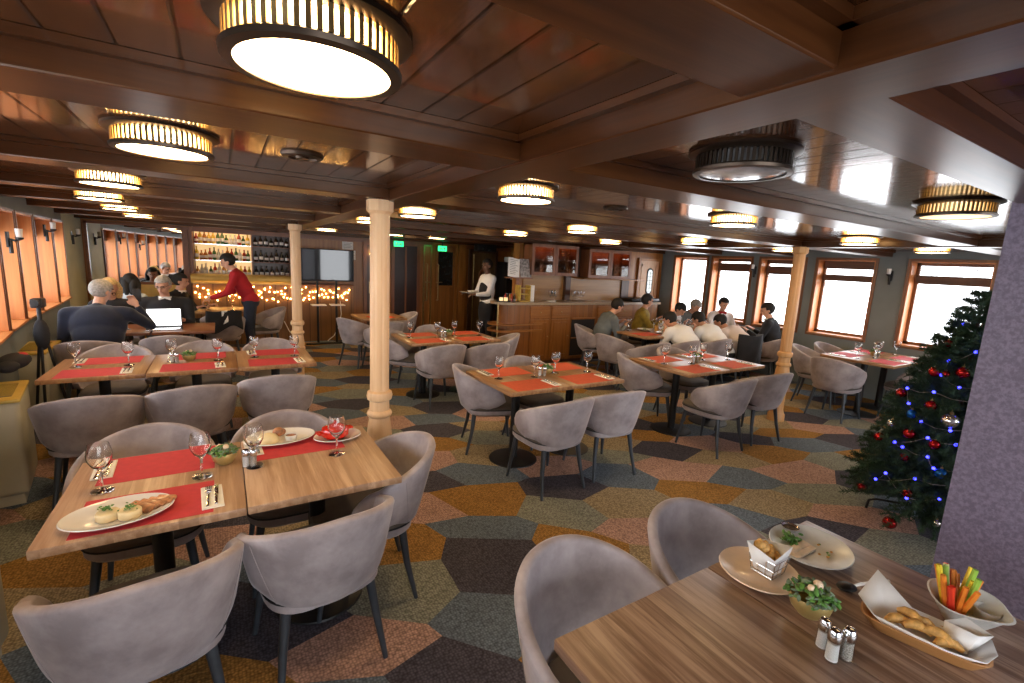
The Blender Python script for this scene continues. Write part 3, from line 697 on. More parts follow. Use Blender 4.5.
SC.put((-1.885, 9.45, 1.83), pi, 'black wall sconce on the pale green wall beside the mirror', GR)

# ================================================================ TABLES
def table_proto(w, d, topm, name='dining_table'):
    t = thing(name, 'x', 'table')
    g(topm).box((0, 0, .733), (w-.004, d, .034), bev=.004).done('tabletop', t)
    g(BLACKM).b2((-w*.32, -.03, .700), (w*.32, .03, .716)).b2((-.03, -d*.36, .700), (.03, d*.36, .716)).done('under_frame', t)
    g(BLACKM).tube([(0, 0, .015), (0, 0, .702)], .038, 20).done('pedestal', t)
    g(BLACKM).lathe([(0, .024), (.05, .022), (.19, .012), (.215, .008), (.218, 0), (0, 0)], 36).done('base_plate', t)
    return Proto(t)
rects = {'T1': (-.585, .67, 1.97, 2.72, 2), 'L2': (-1.18, .71, 4.52, 5.30, 3), 'A': (1.87, 3.09, 2.97, 3.77, 2), 'B': (3.88, 5.18, 2.87, 3.70, 2),
         'C': (1.86, 3.08, 5.20, 6.00, 2), 'R': (6.80, 8.06, 2.24, 3.06, 2), 'RT': (.72, 2.04, .02, .865, 2), 'D': (5.35, 7.60, 4.78, 5.55, 3)}
HN = {2: ['left half', 'right half'], 3: ['left third', 'middle third', 'right third']}
TN = {'T1': 'nearest left dining table set', 'L2': 'long three part dining table behind the nearest left one', 'A': 'dining table in the middle of the room', 'B': 'dining table in front of the white shirted diners',
      'C': 'dining table right behind the nearest column', 'R': 'dining table under the windows beside the Christmas tree', 'RT': 'big front right wooden table', 'D': 'crowded dining table full of people'}
TOPW2 = wood('warm_block_top', (.30, .145, .06), (.48, .27, .12), .34, along=1, plank=.062, c3=(.21, .095, .04), grain=.8, con=.11)
for k, (x0, x1, y0, y1, n) in rects.items():
    w = (x1-x0)/n
    tp = table_proto(w, y1-y0, TOPW if k in ('T1',) else TOPG if k == 'RT' else TOPW2)
    for i in range(n):
        tp.put((x0+w*(i+.5), (y0+y1)/2, 0), 0, '%s of the %s' % (HN[n][i], TN[k]), 'tabletops pushed together, %s' % TN[k])
tp = table_proto(.75, .75, TOPW2)
tp.put((2.22, 7.85, 0), 0, 'small square table partly hidden behind the nearest column')
tp.put((-.05, 9.1, 0), 0, 'small table under the hands of the man in the red sweater')
tp2 = table_proto(.62, .74, MAHX)
tp2.put((-1.05, 7.08, 0), 0, 'left half of the table with the open laptop', 'laptop table halves'); tp2.put((-.42, 7.08, 0), 0, 'right half of the table with the open laptop', 'laptop table halves')

# ================================================================ CHAIRS
def make_chair():
    t = thing('tub_chair', 'x', 'chair')
    NU, NV = 48, 9
    def surf(u, v, off):
        au = abs(u); th = u*radians(80+30*v**.8)
        zt = .780-.195*au**1.7
        if au > .80: zt -= (zt-.51)*(1-math.sqrt(max(0, 1-((au-.80)/.20)**2)))
        q_ = max(0, min(1, (au-.45)/.4)); zb = .375+.060*q_*q_*(3-2*q_)
        zt = max(zt, zb+.012)
        z = zb+(zt-zb)*v; s_ = max(0, min(1, (z-.375)/.393))
        rl = .030*max(0, 1-v/.16)**2; a = .222+.078*s_**.7+off-rl; b_ = .225+.105*s_**.85+off-rl
        sx = math.copysign(abs(sin(th))**.95, sin(th)); cy = math.copysign(abs(cos(th))**.97, cos(th))
        return Vector((a*sx, -b_*cy+(.02 if cy < 0 else 0), z))
    gg = g(VELV); n0 = 0; T = .019; rings = []
    for i in range(NU+1):
        u = -1+2*i/NU; ring = []
        for j in range(NV): ring.append(surf(u, j/(NV-1), T))
        pt, pi_ = surf(u, 1, T), surf(u, 1, -T); pm = surf(u, 1, 0)
        ring.append(pt*.85+pm*.15+Vector((0, 0, .010))); ring.append(pm+Vector((0, 0, .016))); ring.append(pi_*.85+pm*.15+Vector((0, 0, .010)))
        for j in range(NV-1, -1, -1): ring.append(surf(u, j/(NV-1), -T))
        rings.append([gg.b.verts.new(p) for p in ring])
    K = len(rings[0])
    for i in range(NU):
        for j in range(K): gg.b.faces.new((rings[i][j], rings[i+1][j], rings[i+1][(j+1) % K], rings[i][(j+1) % K]))
    gg.b.faces.new(rings[0]); gg.b.faces.new(rings[-1][::-1]); gg._fin(0)
    bk = gg.done('backrest', t, angle=60)
    bk['label'] = 'taupe velvet wraparound back'
    # seams of the shell
    for s_ in (-1, 1):
        g(VELV).tube([surf(s_*.60, v/8*.96, T+.0012) for v in range(9)], .0011, 5).done('seam', bk)
    def se(rx, ry, n=36, e=.55, yo=.035): return [(rx*math.copysign(abs(cos(a))**e, cos(a)), yo+ry*math.copysign(abs(sin(a))**e, sin(a))) for a in [2*pi*k/n for k in range(n)]]
    def slab(mat, secs):
        q = g(mat); rr = []
        for rx, ry, z in secs: rr.append([q.b.verts.new((x, y, z)) for x, y in se(rx, ry)])
        for A, B in zip(rr, rr[1:]):
            for j in range(len(A)): q.b.faces.new((A[j], A[(j+1) % len(A)], B[(j+1) % len(A)], B[j]))
        q.b.faces.new(rr[0][::-1]); q.b.faces.new(rr[-1]); q._fin(0); return q
    slab(VELV, [(.18, .18, .352), (.214, .228, .362), (.230, .246, .38), (.232, .248, .418)]).done('seat_frame', t)
    slab(SEATC, [(.230, .247, .421), (.232, .249, .438), (.218, .236, .456), (.18, .19, .466), (.10, .10, .470)]).done('seat', t)
    g(PIPE).tube([(x*1.004, y, .4195) for x, y in se(.233, .249)], .0045, 6, closed=True).done('piping', t)
    for sx in (-1, 1):
        for sy in (-1, 1):
            g(LEGM).tube([(sx*.168, .03+sy*.178, .372), (sx*.19, .03+sy*.20, .2), (sx*.215, .02+sy*.235, 0)], [.021, .0165, .011], 12).done('leg', t)
    return Proto(t)
CH = make_chair()
N, E_, S_, W_ = 0, -pi/2, pi, pi/2      # facing +y, +x, -y, -x
CL = [
 (-.28, 1.88, .12, 'taupe tub chair cut off by the lower left picture corner, back to camera', 'chairs at the nearest left table'),
 (.30, 1.975, .13, 'taupe tub chair pushed in at the near right side of the nearest left table', 0),
 (-.36, 2.74, S_, 'tub chair on the far side of the nearest left table, left of the two', 0),
 (.28, 2.72, S_, 'tub chair on the far side of the nearest left table, behind the plate', 0),
 (.60, 2.32, W_-.12, 'tub chair at the right end of the nearest left table, below the column', 0),
 (-.80, 4.10, .10, 'tub chair with its back to camera, left of three at the long left table', 'near side chairs of the long left table'),
 (-.24, 4.16, .14, 'tub chair with its back to camera, middle of three at the long left table', 0),
 (.36, 4.30, -.03, 'tub chair with its back to camera, right of three at the long left table', 0),
 (-.88, 5.42, S_, 'tub chair on the far side of the long left table, left of three', 'far side chairs of the long left table'),
 (-.20, 5.44, S_, 'tub chair on the far side of the long left table, middle of three', 0),
 (.42, 5.44, S_, 'tub chair on the far side of the long left table, right of three', 0),
 (-1.18, 6.32, .0, 'tub chair under the big man in the navy sweater', 'chairs at the laptop table'),
 (-.52, 6.50, .0, 'empty tub chair in front of the open laptop', 0),
 (2.17, 2.84, .05, 'light taupe tub chair, left of two on the near side of the middle table', 'chairs at the middle table'),
 (2.76, 2.86, -.10, 'light taupe tub chair, right of two on the near side of the middle table', 0),
 (2.10, 3.74, E_-.35, 'tub chair at the left end of the middle table, inside of its back visible', 0),
 (2.62, 3.72, S_+.1, 'tub chair tucked in at the far side of the middle table', 0),
 (4.15, 2.74, .04, 'tub chair on the near side of the table before the white shirts, left of two', 'chairs at the table before the white shirted diners'),
 (4.83, 2.76, -.12, 'tub chair on the near side of the table before the white shirts, beside the column', 0),
 (4.10, 3.62, E_-.55, 'tub chair at the left end of the table before the white shirts', 0),
 (4.80, 3.66, S_, 'tub chair tucked in at the far side of the table before the white shirts', 0),
 (2.20, 5.16, .05, 'tub chair with its back to camera, left of two behind the nearest column', 'chairs at the table behind the nearest column'),
 (2.78, 5.10, .0, 'tub chair with its back to camera, right of two behind the nearest column', 0),
 (3.16, 5.52, W_-.5, 'tub chair at the right end of the table behind the nearest column', 0),
 (2.06, 5.92, E_-.7, 'tub chair half hidden behind the nearest column at the far table corner', 0),
 (2.55, 6.10, S_, 'tub chair on the far side of the table behind the nearest column', 0),
 (1.82, 7.55, E_+.5, 'tub chair left of the nearest column, angled at a small table', 'chairs at the small table behind the column'),
 (2.08, 7.12, .25, 'tub chair seen just left of the nearest column, back to camera', 0),
 (2.62, 8.05, W_, 'tub chair on the right of the small table behind the column', 0),
 (5.02, 5.06, E_+.1, 'empty tub chair at the left end of the crowded table', 'chairs at the crowded table'),
 (5.02, 4.50, .0, 'empty tub chair left of the three white shirted backs', 0),
 (5.66, 4.50, .0, 'tub chair under the leftmost white shirted diner', 0),
 (6.36, 4.47, .0, 'tub chair under the middle white shirted diner', 0),
 (6.98, 4.41, .10, 'tub chair with black and grey jackets over its back', 0),
 (7.66, 4.32, .35, 'tub chair under the man in the black sweater near the windows', 0),
 (5.28, 5.85, S_+.9, 'tub chair under the man in the grey sweater at the crowded table', 0),
 (6.46, 6.10, S_, 'tub chair under the man in the olive top at the crowded table', 0),
 (7.56, 6.05, S_, 'tub chair under the grey haired diner at the crowded table', 0),
 (7.86, 5.52, S_-.5, 'tub chair under the diner facing the camera by the windows', 0),
 (6.60, 2.73, E_, 'tub chair at the left end of the window table beside the tree', 'chairs at the window table'),
 (7.12, 3.22, S_+.3, 'tub chair behind the window table, next to the column', 0),
 (7.72, 3.20, S_, 'tub chair on the far side of the window table under the window', 0),
 (7.45, 2.20, .0, 'tub chair in shade on the near side of the window table by the tree', 0),
 (.98, 1.02, -.30, 'large tub chair at the front right table, left of two, inside of back visible', 'chairs at the front right table'),
 (1.58, 1.06, -.18, 'large tub chair at the front right table, behind the plates', 0),
 (-.02, 8.42, .0, 'tub chair with black coats over its back near the bar', 'chairs at the bar side table'),
 (.58, 9.0, W_+.2, 'tub chair right of the man in the red sweater, facing left', 0),
 (-.66, 8.1, S_, 'tub chair under the man behind the laptop', 'chairs of the far left diners'),
 (-1.22, 8.0, S_, 'tub chair under the blond woman', 0),
]
grp = ''
for x, y, rz, lb, gr in CL:
    grp = gr or grp
    if abs(x-.98) < .01 or abs(x-1.58) < .01: rz = S_+(.12 if x < 1.2 else .05); y = .86
    CH.put((x, y, 0), rz, lb, grp)

# ================================================================ TABLEWARE
TZ = .7505
def goblet_proto():
    t = thing('wine_goblet', 'x', 'glass')
    o = [(0, 0), (.034, 0), (.034, .003), (.010, .006), (.0045, .012), (.0045, .07), (.010, .078), (.026, .092), (.037, .115), (.039, .135), (.034, .160), (.031, .170)]
    i_ = [(.0300, .170), (.0328, .160), (.0375, .135), (.0355, .116), (.025, .095), (.008, .083), (0, .081)]
    g(GLASS).lathe(o[:6]+[(.0045, .070)], 20).lathe(o[5:]+i_, 24).done('glass', t)
    return t
def single(o, cat):
    o['category'] = cat; return o
gobprof = [(0, 0), (.034, 0), (.034, .003), (.010, .006), (.0045, .012), (.0045, .07), (.010, .078), (.026, .092), (.037, .115), (.039, .135), (.034, .160), (.031, .170), (.0300, .170), (.0328, .160), (.0375, .135), (.0355, .116), (.025, .095), (.008, .083), (0, .081)]
class One:
    def __init__(s, o): s.o = o; s.u = False
    def put(s, loc, rz, label, cat, group=None, sc=1):
        o = s.o
        if s.u: o = o.copy(); C.objects.link(o)
        s.u = True; o.location = loc; o.rotation_euler = (0, 0, rz); o.scale = (sc,)*3
        if 'group' in o.keys(): del o['group']
        tag(o, label, cat, group); return o
gobprof = [(r*1.1, z*1.18) for r, z in gobprof]
GOB = One(g(GLASS).lathe(gobprof, 28).done('wine_goblet'))
def sheet(mat, w, d, th=.0012): return g(mat).box((0, 0, th/2), (w, d, th))
MATR = One(sheet(REDP, .42, .29).done('placemat')); MATR_LAMPLIT = One(sheet(REDP_LAMPLIT, .42, .29).done('placemat'))
NAP = One(g(NAPK).box((0, 0, .002), (.075, .20, .004), bev=.0015).box((.002, .004, .0048), (.070, .185, .002)).done('napkin'))
def fork_mesh():
    q = g(CHROME).box((0, -.035, 0), (.009, .125, .0022), bev=.0008).box((0, .040, .001), (.022, .026, .0022), bev=.0008)
    for k in (-1.5, -.5, .5, 1.5): q.box((k*.006, .067, .0015), (.003, .034, .0018))
    return q.done('fork')
def knife_mesh(): return g(CHROME).box((0, -.045, 0), (.011, .09, .004), bev=.0012).box((0, .045, 0), (.015, .10, .0016), bev=.0006).done('knife')
FORK = One(fork_mesh()); KNIFE = One(knife_mesh())
def succ_proto(r=.052, big=False):
    t = thing('potted_succulent', 'x', 'potted plant')
    g(plain('gilded_bowl', (.46, .33, .12), .3, .4, var=.15, vs=12)).lathe([(0, 0), (r*.55, 0), (r*.9, .02), (r*1.02, .045), (r*.96, .055), (r*.9, .048), (r*.8, .03), (0, .03)], 24).done('bowl', t)
    rr = random.Random(9); q = g(LEAFG); q.m(SAGEG)
    for k in range(130):
        a = rr.uniform(0, 2*pi); d = r*1.15*math.sqrt(rr.random()); q.m(LEAFG if rr.random() < .5 else SAGEG)
        c = Vector((d*cos(a), d*sin(a), .05+.028*(1-(d/r/1.2)**2)+rr.uniform(-.006, .01)))
        q.ball(c, .010 if k % 3 else .014, 6, 4, (1, .5, .35), Matrix.Rotation(rr.uniform(0, 6.28), 3, 'Z')@Matrix.Rotation(rr.uniform(-.9, .3), 3, 'Y'))
    q.done('leaves', t)
    g(CERBE).ball((.008, -.012, .083), .013, 10, 8).ball((-.018, .008, .085), .009, 8, 6).done('pebble', t)
    return Proto(t)
SUCC = succ_proto()
SHGL = panemat('shaker_glass', (.96, .97, .97), .10)
def shaker_proto(capm, fill):
    t = thing('shaker', 'x', 'shaker'); 
    g(fill).lathe([(0, .003), (.0142, .003), (.0132, .050), (0, .050)], 14).done('contents', t)
    g(SHGL).lathe([(0, 0), (.017, 0), (.0175, .01), (.015, .058), (.0145, .058), (.0145, .008), (0, .004)], 16).done('glass_body', t)
    g(capm).lathe([(.0155, .056), (.0165, .058), (.0165, .075), (.012, .084), (0, .086)], 16).done('metal_cap', t)
    return Proto(t)
SALT = shaker_proto(CHROME, PAPER); PEPP = shaker_proto(CHROME, plain('ground_pepper', (.42, .38, .33), .8, var=.5, vs=300))

def setting(x, y, s_, tn, pos, red=True, mat=True, nap=True, gob=True, gx=None):
    """s_=+1: diner on the near side, -1: far side"""
    if mat: (MATR if red else MATR_LAMPLIT).put((x-.02*s_, y, TZ), 0, 'red paper placemat at the %s of the %s' % (pos, tn), 'placemat', 'red paper placemats')
    if nap:
        nx, ny = x+.185*s_, y-.02*s_
        NAP.put((nx, ny, TZ+.0014), (0 if s_ > 0 else pi)+.05, 'cream napkin at the %s of the %s' % (pos, tn), 'napkin', 'folded cream napkins')
        FORK.put((nx-.014*s_, ny+.01*s_, TZ+.0085), 0 if s_ > 0 else pi, 'fork on the napkin at the %s of the %s' % (pos, tn), 'fork', 'forks on napkins')
        KNIFE.put((nx+.014*s_, ny+.01*s_, TZ+.0092), 0 if s_ > 0 else pi, 'knife on the napkin at the %s of the %s' % (pos, tn), 'knife', 'knives on napkins')
    if gob: GOB.put((gx if gx is not None else x+.17*s_, y+.205*s_, TZ+.0015), 0, 'wine goblet at the %s of the %s' % (pos, tn), 'glass', 'stemmed wine goblets')
SHORT = {'T1': 'nearest left table', 'L2': 'long left table', 'A': 'middle table', 'B': 'table before the white shirts', 'C': 'table behind the nearest column', 'R': 'window table by the tree'}
for k, red in (('L2', True), ('A', False), ('B', False), ('C', False), ('R', True)):
    x0, x1, y0, y1, n = rects[k]; w = (x1-x0)/n
    for i in range(n):
        xc = x0+w*(i+.5); nm = {2: ['left', 'right'], 3: ['left', 'centre', 'right']}[n][i]
        setting(xc, y0+.165, 1, SHORT[k], 'near %s place' % nm, red)
        setting(xc, y1-.165, -1, SHORT[k], 'far %s place' % nm, red)
    xm = (x0+x1)/2+(.03 if n == 2 else -.08); ym = (y0+y1)/2+.02
    SUCC.put((xm+.03, ym+.03, TZ), .3*n, 'small potted succulent in a bowl on the %s' % SHORT[k])
    SALT.put((xm-.09, ym-.02, TZ), 0, 'salt shaker beside the succulent on the %s' % SHORT[k]); PEPP.put((xm-.055, ym-.045, TZ), 0, 'pepper shaker beside the succulent on the %s' % SHORT[k])
# nearest left table, by hand
setting(-.26, 2.135, 1, SHORT['T1'], 'near left place', gx=-.115)
setting(-.30, 2.565, -1, SHORT['T1'], 'far left place', gx=-.455)
setting(.28, 2.565, -1, SHORT['T1'], 'far right place', gx=.09)
GOB.put((.455, 2.35, TZ), 0, 'wine goblet standing alone at the near right of the nearest left table', 'glass', 'stemmed wine goblets')
SUCC.put((-.03, 2.46, TZ), 0, 'green potted succulent in a golden bowl on the nearest left table')
SALT.put((.055, 2.375, TZ), 0, 'salt shaker beside the succulent on the nearest left table'); PEPP.put((.085, 2.365, TZ), 0, 'pepper shaker beside the succulent on the nearest left table')

def plate(rx, ry, mat, loc, rz, label, name='dinner_plate', depth=.02, tilt=None):
    q = g(mat).lathe([(0, 0), (.55, 0), (.62, depth*.3), (.97, depth*.9), (1, depth), (.985, depth+.0035), (.94, depth*.95), (.66, depth*.5), (.58, .0045), (0, .0045)], 48, scale=(rx, ry, 1))
    o = q.done(name, loc=loc); o.rotation_euler = (0, 0, rz) if tilt is None else tilt; tag(o, label, 'plate'); return o
MEAT = plain('seared_meat', (.36, .15, .06), .4, var=.5, vs=40, coat=.3)
POTA = plain('creamy_potato', (.75, .62, .36), .6, var=.08)
CRUST = plain('golden_crust', (.66, .36, .10), .55, var=.3, vs=60, bmp=.3, bs=150)
def sprig(c, r, n, seed, name, label, mat=LEAFG):
    rr = random.Random(seed); q = g(mat); c = Vector(c)
    for _ in range(n):
        p = c+Vector((rr.gauss(0, r*.5), rr.gauss(0, r*.5), abs(rr.gauss(0, r*.4))))
        q.ball(p, r*.3, 6, 4, (1, .55, .25), Matrix.Rotation(rr.uniform(0, 6.28), 3, 'Z')@Matrix.Rotation(rr.uniform(-1.2, 1.2), 3, 'X'))
    return tag(q.done(name), label, 'herb garnish')
pz = TZ+.006
plate(.168, .120, CERAM, (-.365, 2.10, TZ+.001), .12, 'large oval white plate with sliced meat on the nearest left table')
for i, (dx, dy) in enumerate(((-.0, -.005), (.065, -.03))):
    tag(g(POTA).lathe([(0, 0), (.034, 0), (.036, .004), (.036, .024), (.032, .029), (0, .029)], 20, (-.395+dx, 2.09+dy*.6, pz)).done('potato_cake'), '%s round potato cake topped with herbs on the oval plate' % ['left', 'right'][i], 'food')
    sprig((-.395+dx, 2.095+dy*.6, pz+.032), .02, 26, 20+i, 'herb_sprig', 'green herb sprig on the %s potato cake' % ['left', 'right'][i])
for i in range(4):
    q = g(MEAT).box((0, 0, .009), (.042, .105-.012*i, .017), bev=.0075, seg=3).done('meat_slice', loc=(-.300+.024*i, 2.118+.004*i, pz+.003*i)); q.rotation_euler = (0, -.22, .75+.12*i)
    tag(q, 'seared meat slice on the oval plate, %s of the overlapping four' % ['leftmost', 'second', 'third', 'rightmost'][i], 'meat')
plate(.175, .12, CERAM, (.225, 2.655, TZ+.001), .05, 'oval white plate with a meat ball at the far side of the nearest table')
tag(g(POTA).lathe([(0, 0), (.052, 0), (.050, .014), (.036, .032), (.015, .042), (0, .044)], 20, (.17, 2.65, pz)).done('mashed_potato'), 'mound of mashed potato on the far oval plate', 'food')
tag(g(MEAT).ball((0, 0, .026), .026, 14, 10, (1.1, .9, 1)).ball((.022, .008, .022), .018, 10, 8).done('meat_ball', loc=(.22, 2.70, pz)), 'dark glazed meat ball on the far oval plate', 'meat')
t = thing('sauce_cup', 'small white sauce cup with brown sauce on the far oval plate', 'cup', (.275, 2.63, pz))
g(CERGR).lathe([(0, 0), (.026, 0), (.031, .028), (.029, .028), (.025, .004), (0, .004)], 20).done('cup', t); g(MEAT).lathe([(0, .022), (.0285, .022)], 16).done('sauce', t, fix=False)
plate(.125, .095, CERAM, (.50, 2.555, TZ+.001), .1, 'small oval white plate under the red casserole')
REDE = plain('red_enamel', (.62, .02, .01), .15, coat=.6)
t = thing('casserole_dish', 'small glossy red casserole with handles on the small white plate', 'casserole', (.49, 2.575, pz+.006))
g(REDE).lathe([(0, 0), (.055, 0), (.064, .01), (.064, .034), (.060, .036), (.058, .012), (0, .008)], 28).b2((-.088, -.016, .024), (-.058, .016, .032)).b2((.058, -.016, .024), (.088, .016, .032)).done('dish', t)
g(REDE).lathe([(.063, .036), (.060, .044), (.03, .056), (0, .059)], 28).ball((0, 0, .066), .011, 12, 8).done('dish_lid', t)
t.rotation_euler = (0, 0, .3); t.scale = (1.12,)*3

# front right table
plate(.125, .125, CERBE, (1.50, .755, TZ+.001), .2, 'round beige stoneware plate under the wire snack basket')
plate(.150, .135, CERGR, (1.815, .745, TZ+.001), .3, 'round pale grey plate with half eaten salad behind the beige plate')
t = thing('wire_basket', 'small wire basket with snacks in white paper on the beige plate', 'basket', (1.535, .745, pz+.002))
wq = g(CHROME)
for z, r in ((.002, .036), (.032, .040), (.062, .044)):
    wq.tube([(r*sx, r*sy, z) for sx, sy in ((-1, -1), (1, -1), (1, 1), (-1, 1))], .0016, 6, closed=True)
for k in (-1, -.33, .33, 1):
    for s_ in (-1, 1): wq.tube([(.036*k, .036*s_, .002), (.044*k, .044*s_, .062)], .0014, 5).tube([(.036*s_, .036*k, .002), (.044*s_, .044*k, .062)], .0014, 5)
wq.done('wire_frame', t)
def paper_liner(mat, base, tips, name, parent, th=.0012, inset=.95):
    q = g(mat); n = len(base); B = [q.b.verts.new(p) for p in base]; T_ = [q.b.verts.new(p) for p in tips]
    q.b.faces.new(B[::-1])
    for i in range(n): q.b.faces.new((B[i], B[(i+1) % n], T_[(i+1) % n], T_[i]))
    q._fin(0); o = q.done(name, parent, angle=20, fix=False)
    sd = o.modifiers.new('th', 'SOLIDIFY'); sd.thickness = th; sd.offset = 0; return o
paper_liner(PAPER, [(-.03, -.03, .006), (.03, -.03, .006), (.03, .03, .006), (-.03, .03, .006)], [(-.044, -.04, .075), (.052, -.044, .10), (.044, .042, .082), (-.095, .03, .125)], 'paper_liner', t)
for k, (x, y, z) in enumerate(((-.012, -.01, .068), (.012, .006, .072), (-.022, .012, .085), (.002, .02, .08), (-.035, .02, .098), (.006, -.018, .062))):
    tag(g(CRUST).ball((0, 0, 0), .017, 10, 8, (1.2, .9, .8), Matrix.Rotation(k*1.3, 3, 'Z')).ball((.010, .005, .006), .010, 8, 6).done('fried_bite', loc=(1.535+x, .745+y, pz+.002+z)), 'golden fried bite in the small wire basket, %s' % ['low at the front left', 'at the middle right', 'high at the left', 'at the back right', 'topmost against the tall paper', 'lowest at the front right'][k], 'food', 'fried bites in the small wire basket')
sprig((1.79, .80, pz+.006), .032, 60, 31, 'salad_leaves', 'heap of green salad leaves on the pale grey plate')
tag(g(plain('flat_bread', (.78, .62, .45), .6, var=.15, vs=40)).box((0, 0, .005), (.14, .035, .010), bev=.004).box((.01, .02, .009), (.12, .03, .008), bev=.003).done('flat_bread', loc=(1.76, .745, pz)), 'pale rolled flat bread across the grey plate', 'bread')
t = thing('sauce_bowl', 'tiny steel sauce bowl at the far edge of the grey plate', 'bowl', (1.865, .845, pz+.008)); g(CHROME).lathe([(0, 0), (.022, 0), (.032, .016), (.030, .016), (.020, .003), (0, .003)], 20).done('bowl', t); g(plain('dark_sauce', (.05, .03, .02), .2)).lathe([(0, .010), (.0262, .010)], 16).done('sauce', t, fix=False)
rr = random.Random(4)
for k in range(9):
    tag(g(LEAFG if k % 2 else CRUST).ball((0, 0, 0), .005, 6, 4, (1.3, 1, .5)).done('food_scrap', loc=(1.83+rr.uniform(-.03, .05), .715+rr.uniform(-.04, .04), pz+.004)), '%s scrap left on the pale grey plate' % ('green' if k % 2 else 'golden'), 'food', '%s scraps on the pale grey plate' % ('green' if k % 2 else 'golden'))
so = SUCC.put((1.465, .575, TZ), .6, 'potted succulent in a golden bowl on the front right table'); so.scale = (1.12,)*3
SALT.put((1.335, .455, TZ), 0, 'salt shaker with steel cap on the front right table, left of the pair').scale = (1.05,)*3
PEPP.put((1.375, .438, TZ), 0, 'shaker with steel cap on the front right table, right of the pair').scale = (1.05,)*3
SALT.put((1.36, .49, TZ), 0, 'shaker behind the front pair on the front right table, half hidden').scale = (1.0,)*3
t = thing('dark_spoon', 'dark wooden handled spoon lying beside the succulent on the front right table', 'spoon', (1.69, .57, TZ+.006)); t.rotation_euler = (0, 0, -.40)
g(BLACKM).ball((0, 0, .006), .026, 16, 8, (1.25, .95, .38)).done('spoon_bowl', t); g(CERAM).tube([(.028, 0, .008), (.09, 0, .016), (.16, .002, .014)], [.0045, .005, .006], 8).done('spoon_handle', t)
# bread basket
CB = wood('carved_basket_wood', (.42, .19, .06), (.56, .28, .10), .4, along=0, grain=.8)
t = thing('bread_basket', 'shallow wooden bread basket lined with white paper at the lower right', 'basket', (1.635, .36, TZ)); t.rotation_euler = (0, 0, -1.30); t.scale = (.92, .92, 1); bb_pos = t
def rr_ring(rx, ry, z, n=32, e=.45): return [(rx*math.copysign(abs(cos(a))**e, cos(a)), ry*math.copysign(abs(sin(a))**e, sin(a)), z) for a in [2*pi*k/n for k in range(n)]]
q = g(CB); secs = [(.115, .045, .0), (.122, .052, .004), (.150, .066, .036), (.153, .069, .040), (.148, .064, .040), (.118, .049, .008)]
rings = [[q.b.verts.new(p) for p in rr_ring(*s_)] for s_ in secs]
for A, B in zip(rings, rings[1:]):
    for j in range(32): q.b.faces.new((A[j], A[(j+1) % 32], B[(j+1) % 32], B[j]))
q.b.faces.new(rings[0][::-1]); q.b.faces.new(rings[-1]); q._fin(0); q.done('basket_body', t)
base = [(.10*cos(a), .038*sin(a), .010) for a in [2*pi*k/10 for k in range(10)]]
tips = [(.16, .0, .055), (.15, .06, .06), (.05, .075, .05), (-.03, .07, .055), (-.13, .085, .125), (-.165, .0, .065), (-.12, -.07, .060), (-.02, -.068, .050), (.06, -.072, .048), (.135, -.065, .055)]
paper_liner(PAPER, base, tips, 'paper_liner', t)
paper_liner(PAPER, [(.05, .0, .02), (.10, .0, .02), (.10, .04, .02), (.05, .04, .02)], [(.045, .045, .07), (.115, .0, .085), (.15, .045, .08), (.09, .07, .09)], 'paper_flap', t)
Rb = Matrix.Rotation(-1.30, 3, 'Z')
for k, (x, y, rz) in enumerate(((-.05, -.01, .4), (-.01, -.015, .2), (.03, -.02, -.2), (.055, -.025, .5), (.0, .015, .9), (-.03, .02, -.5))):
    p = Rb@Vector((x, y, .034+.006*(k % 3)))+Vector((1.635, .36, TZ))
    o = g(CRUST).tube([(-.032, 0, 0), (-.016, .006, .008), (0, .008, .011), (.018, .005, .008), (.032, -.004, 0)], [.007, .013, .0145, .012, .006], 10).done('bread_roll_piece', loc=p); o.rotation_euler = (0, 0, rz-1.30)
    tag(o, 'golden bread piece in the paper lined basket, %s' % ['farthest one by the upright paper corner', 'second from the far end, in the middle', 'second from the near end', 'nearest the camera', 'in the middle on the right', 'far end on the right'][k], 'bread', 'bread pieces in the lined basket')
# vegetable sticks
vb = thing('crudite_bowl', 'grey triangular bowl holding vegetable sticks behind the bread basket', 'bowl', (1.85, .335, TZ)); vb.rotation_euler = (0, 0, -.9); vb.scale = (.82, .88, 1.0)
q = g(CERGR); secs = [(.055, .04, 0), (.06, .045, .004), (.105, .075, .055), (.118, .088, .062), (.112, .082, .064), (.056, .04, .010)]
rings = [[q.b.verts.new((x*(1.15 if x > 0 else .8), y, z+.020*max(0, y/.09))) for x, y, z in rr_ring(*s_, e=.7)] for s_ in secs]
for A, B in zip(rings, rings[1:]):
    for j in range(32): q.b.faces.new((A[j], A[(j+1) % 32], B[(j+1) % 32], B[j]))
q.b.faces.new(rings[0][::-1]); q.b.faces.new(rings[-1]); q._fin(0); q.done('bowl_body', vb)
t = thing('dip_cup', 'small grey cup of dip standing in the bowl of vegetable sticks', 'cup', (1.90, .29, TZ+.012)); g(CERGR).lathe([(0, 0), (.024, 0), (.033, .042), (.030, .042), (.022, .004), (0, .004)], 20).done('cup', t)
CAR = plain('orange_carrot', (.80, .25, .03), .4); CUC = plain('green_cucumber', (.28, .48, .06), .4, var=.25); PEPR = plain('red_pepper_flesh', (.62, .04, .02), .25); YELP = plain('yellow_pepper_flesh', (.80, .60, .05), .25); CEL = plain('pale_celery', (.62, .66, .30), .45)
vs = [('carrot_stick', CAR, 'orange carrot stick'), ('cucumber_stick', CUC, 'green cucumber stick'), ('pepper_strip', PEPR, 'red pepper strip'), ('pepper_strip', YELP, 'yellow pepper strip'), ('celery_stick', CEL, 'pale celery stick')]
order = [0, 0, 1, 0, 2, 0, 3, 1, 0, 4, 3, 2, 0, 1, 0, 3, 2, 0]
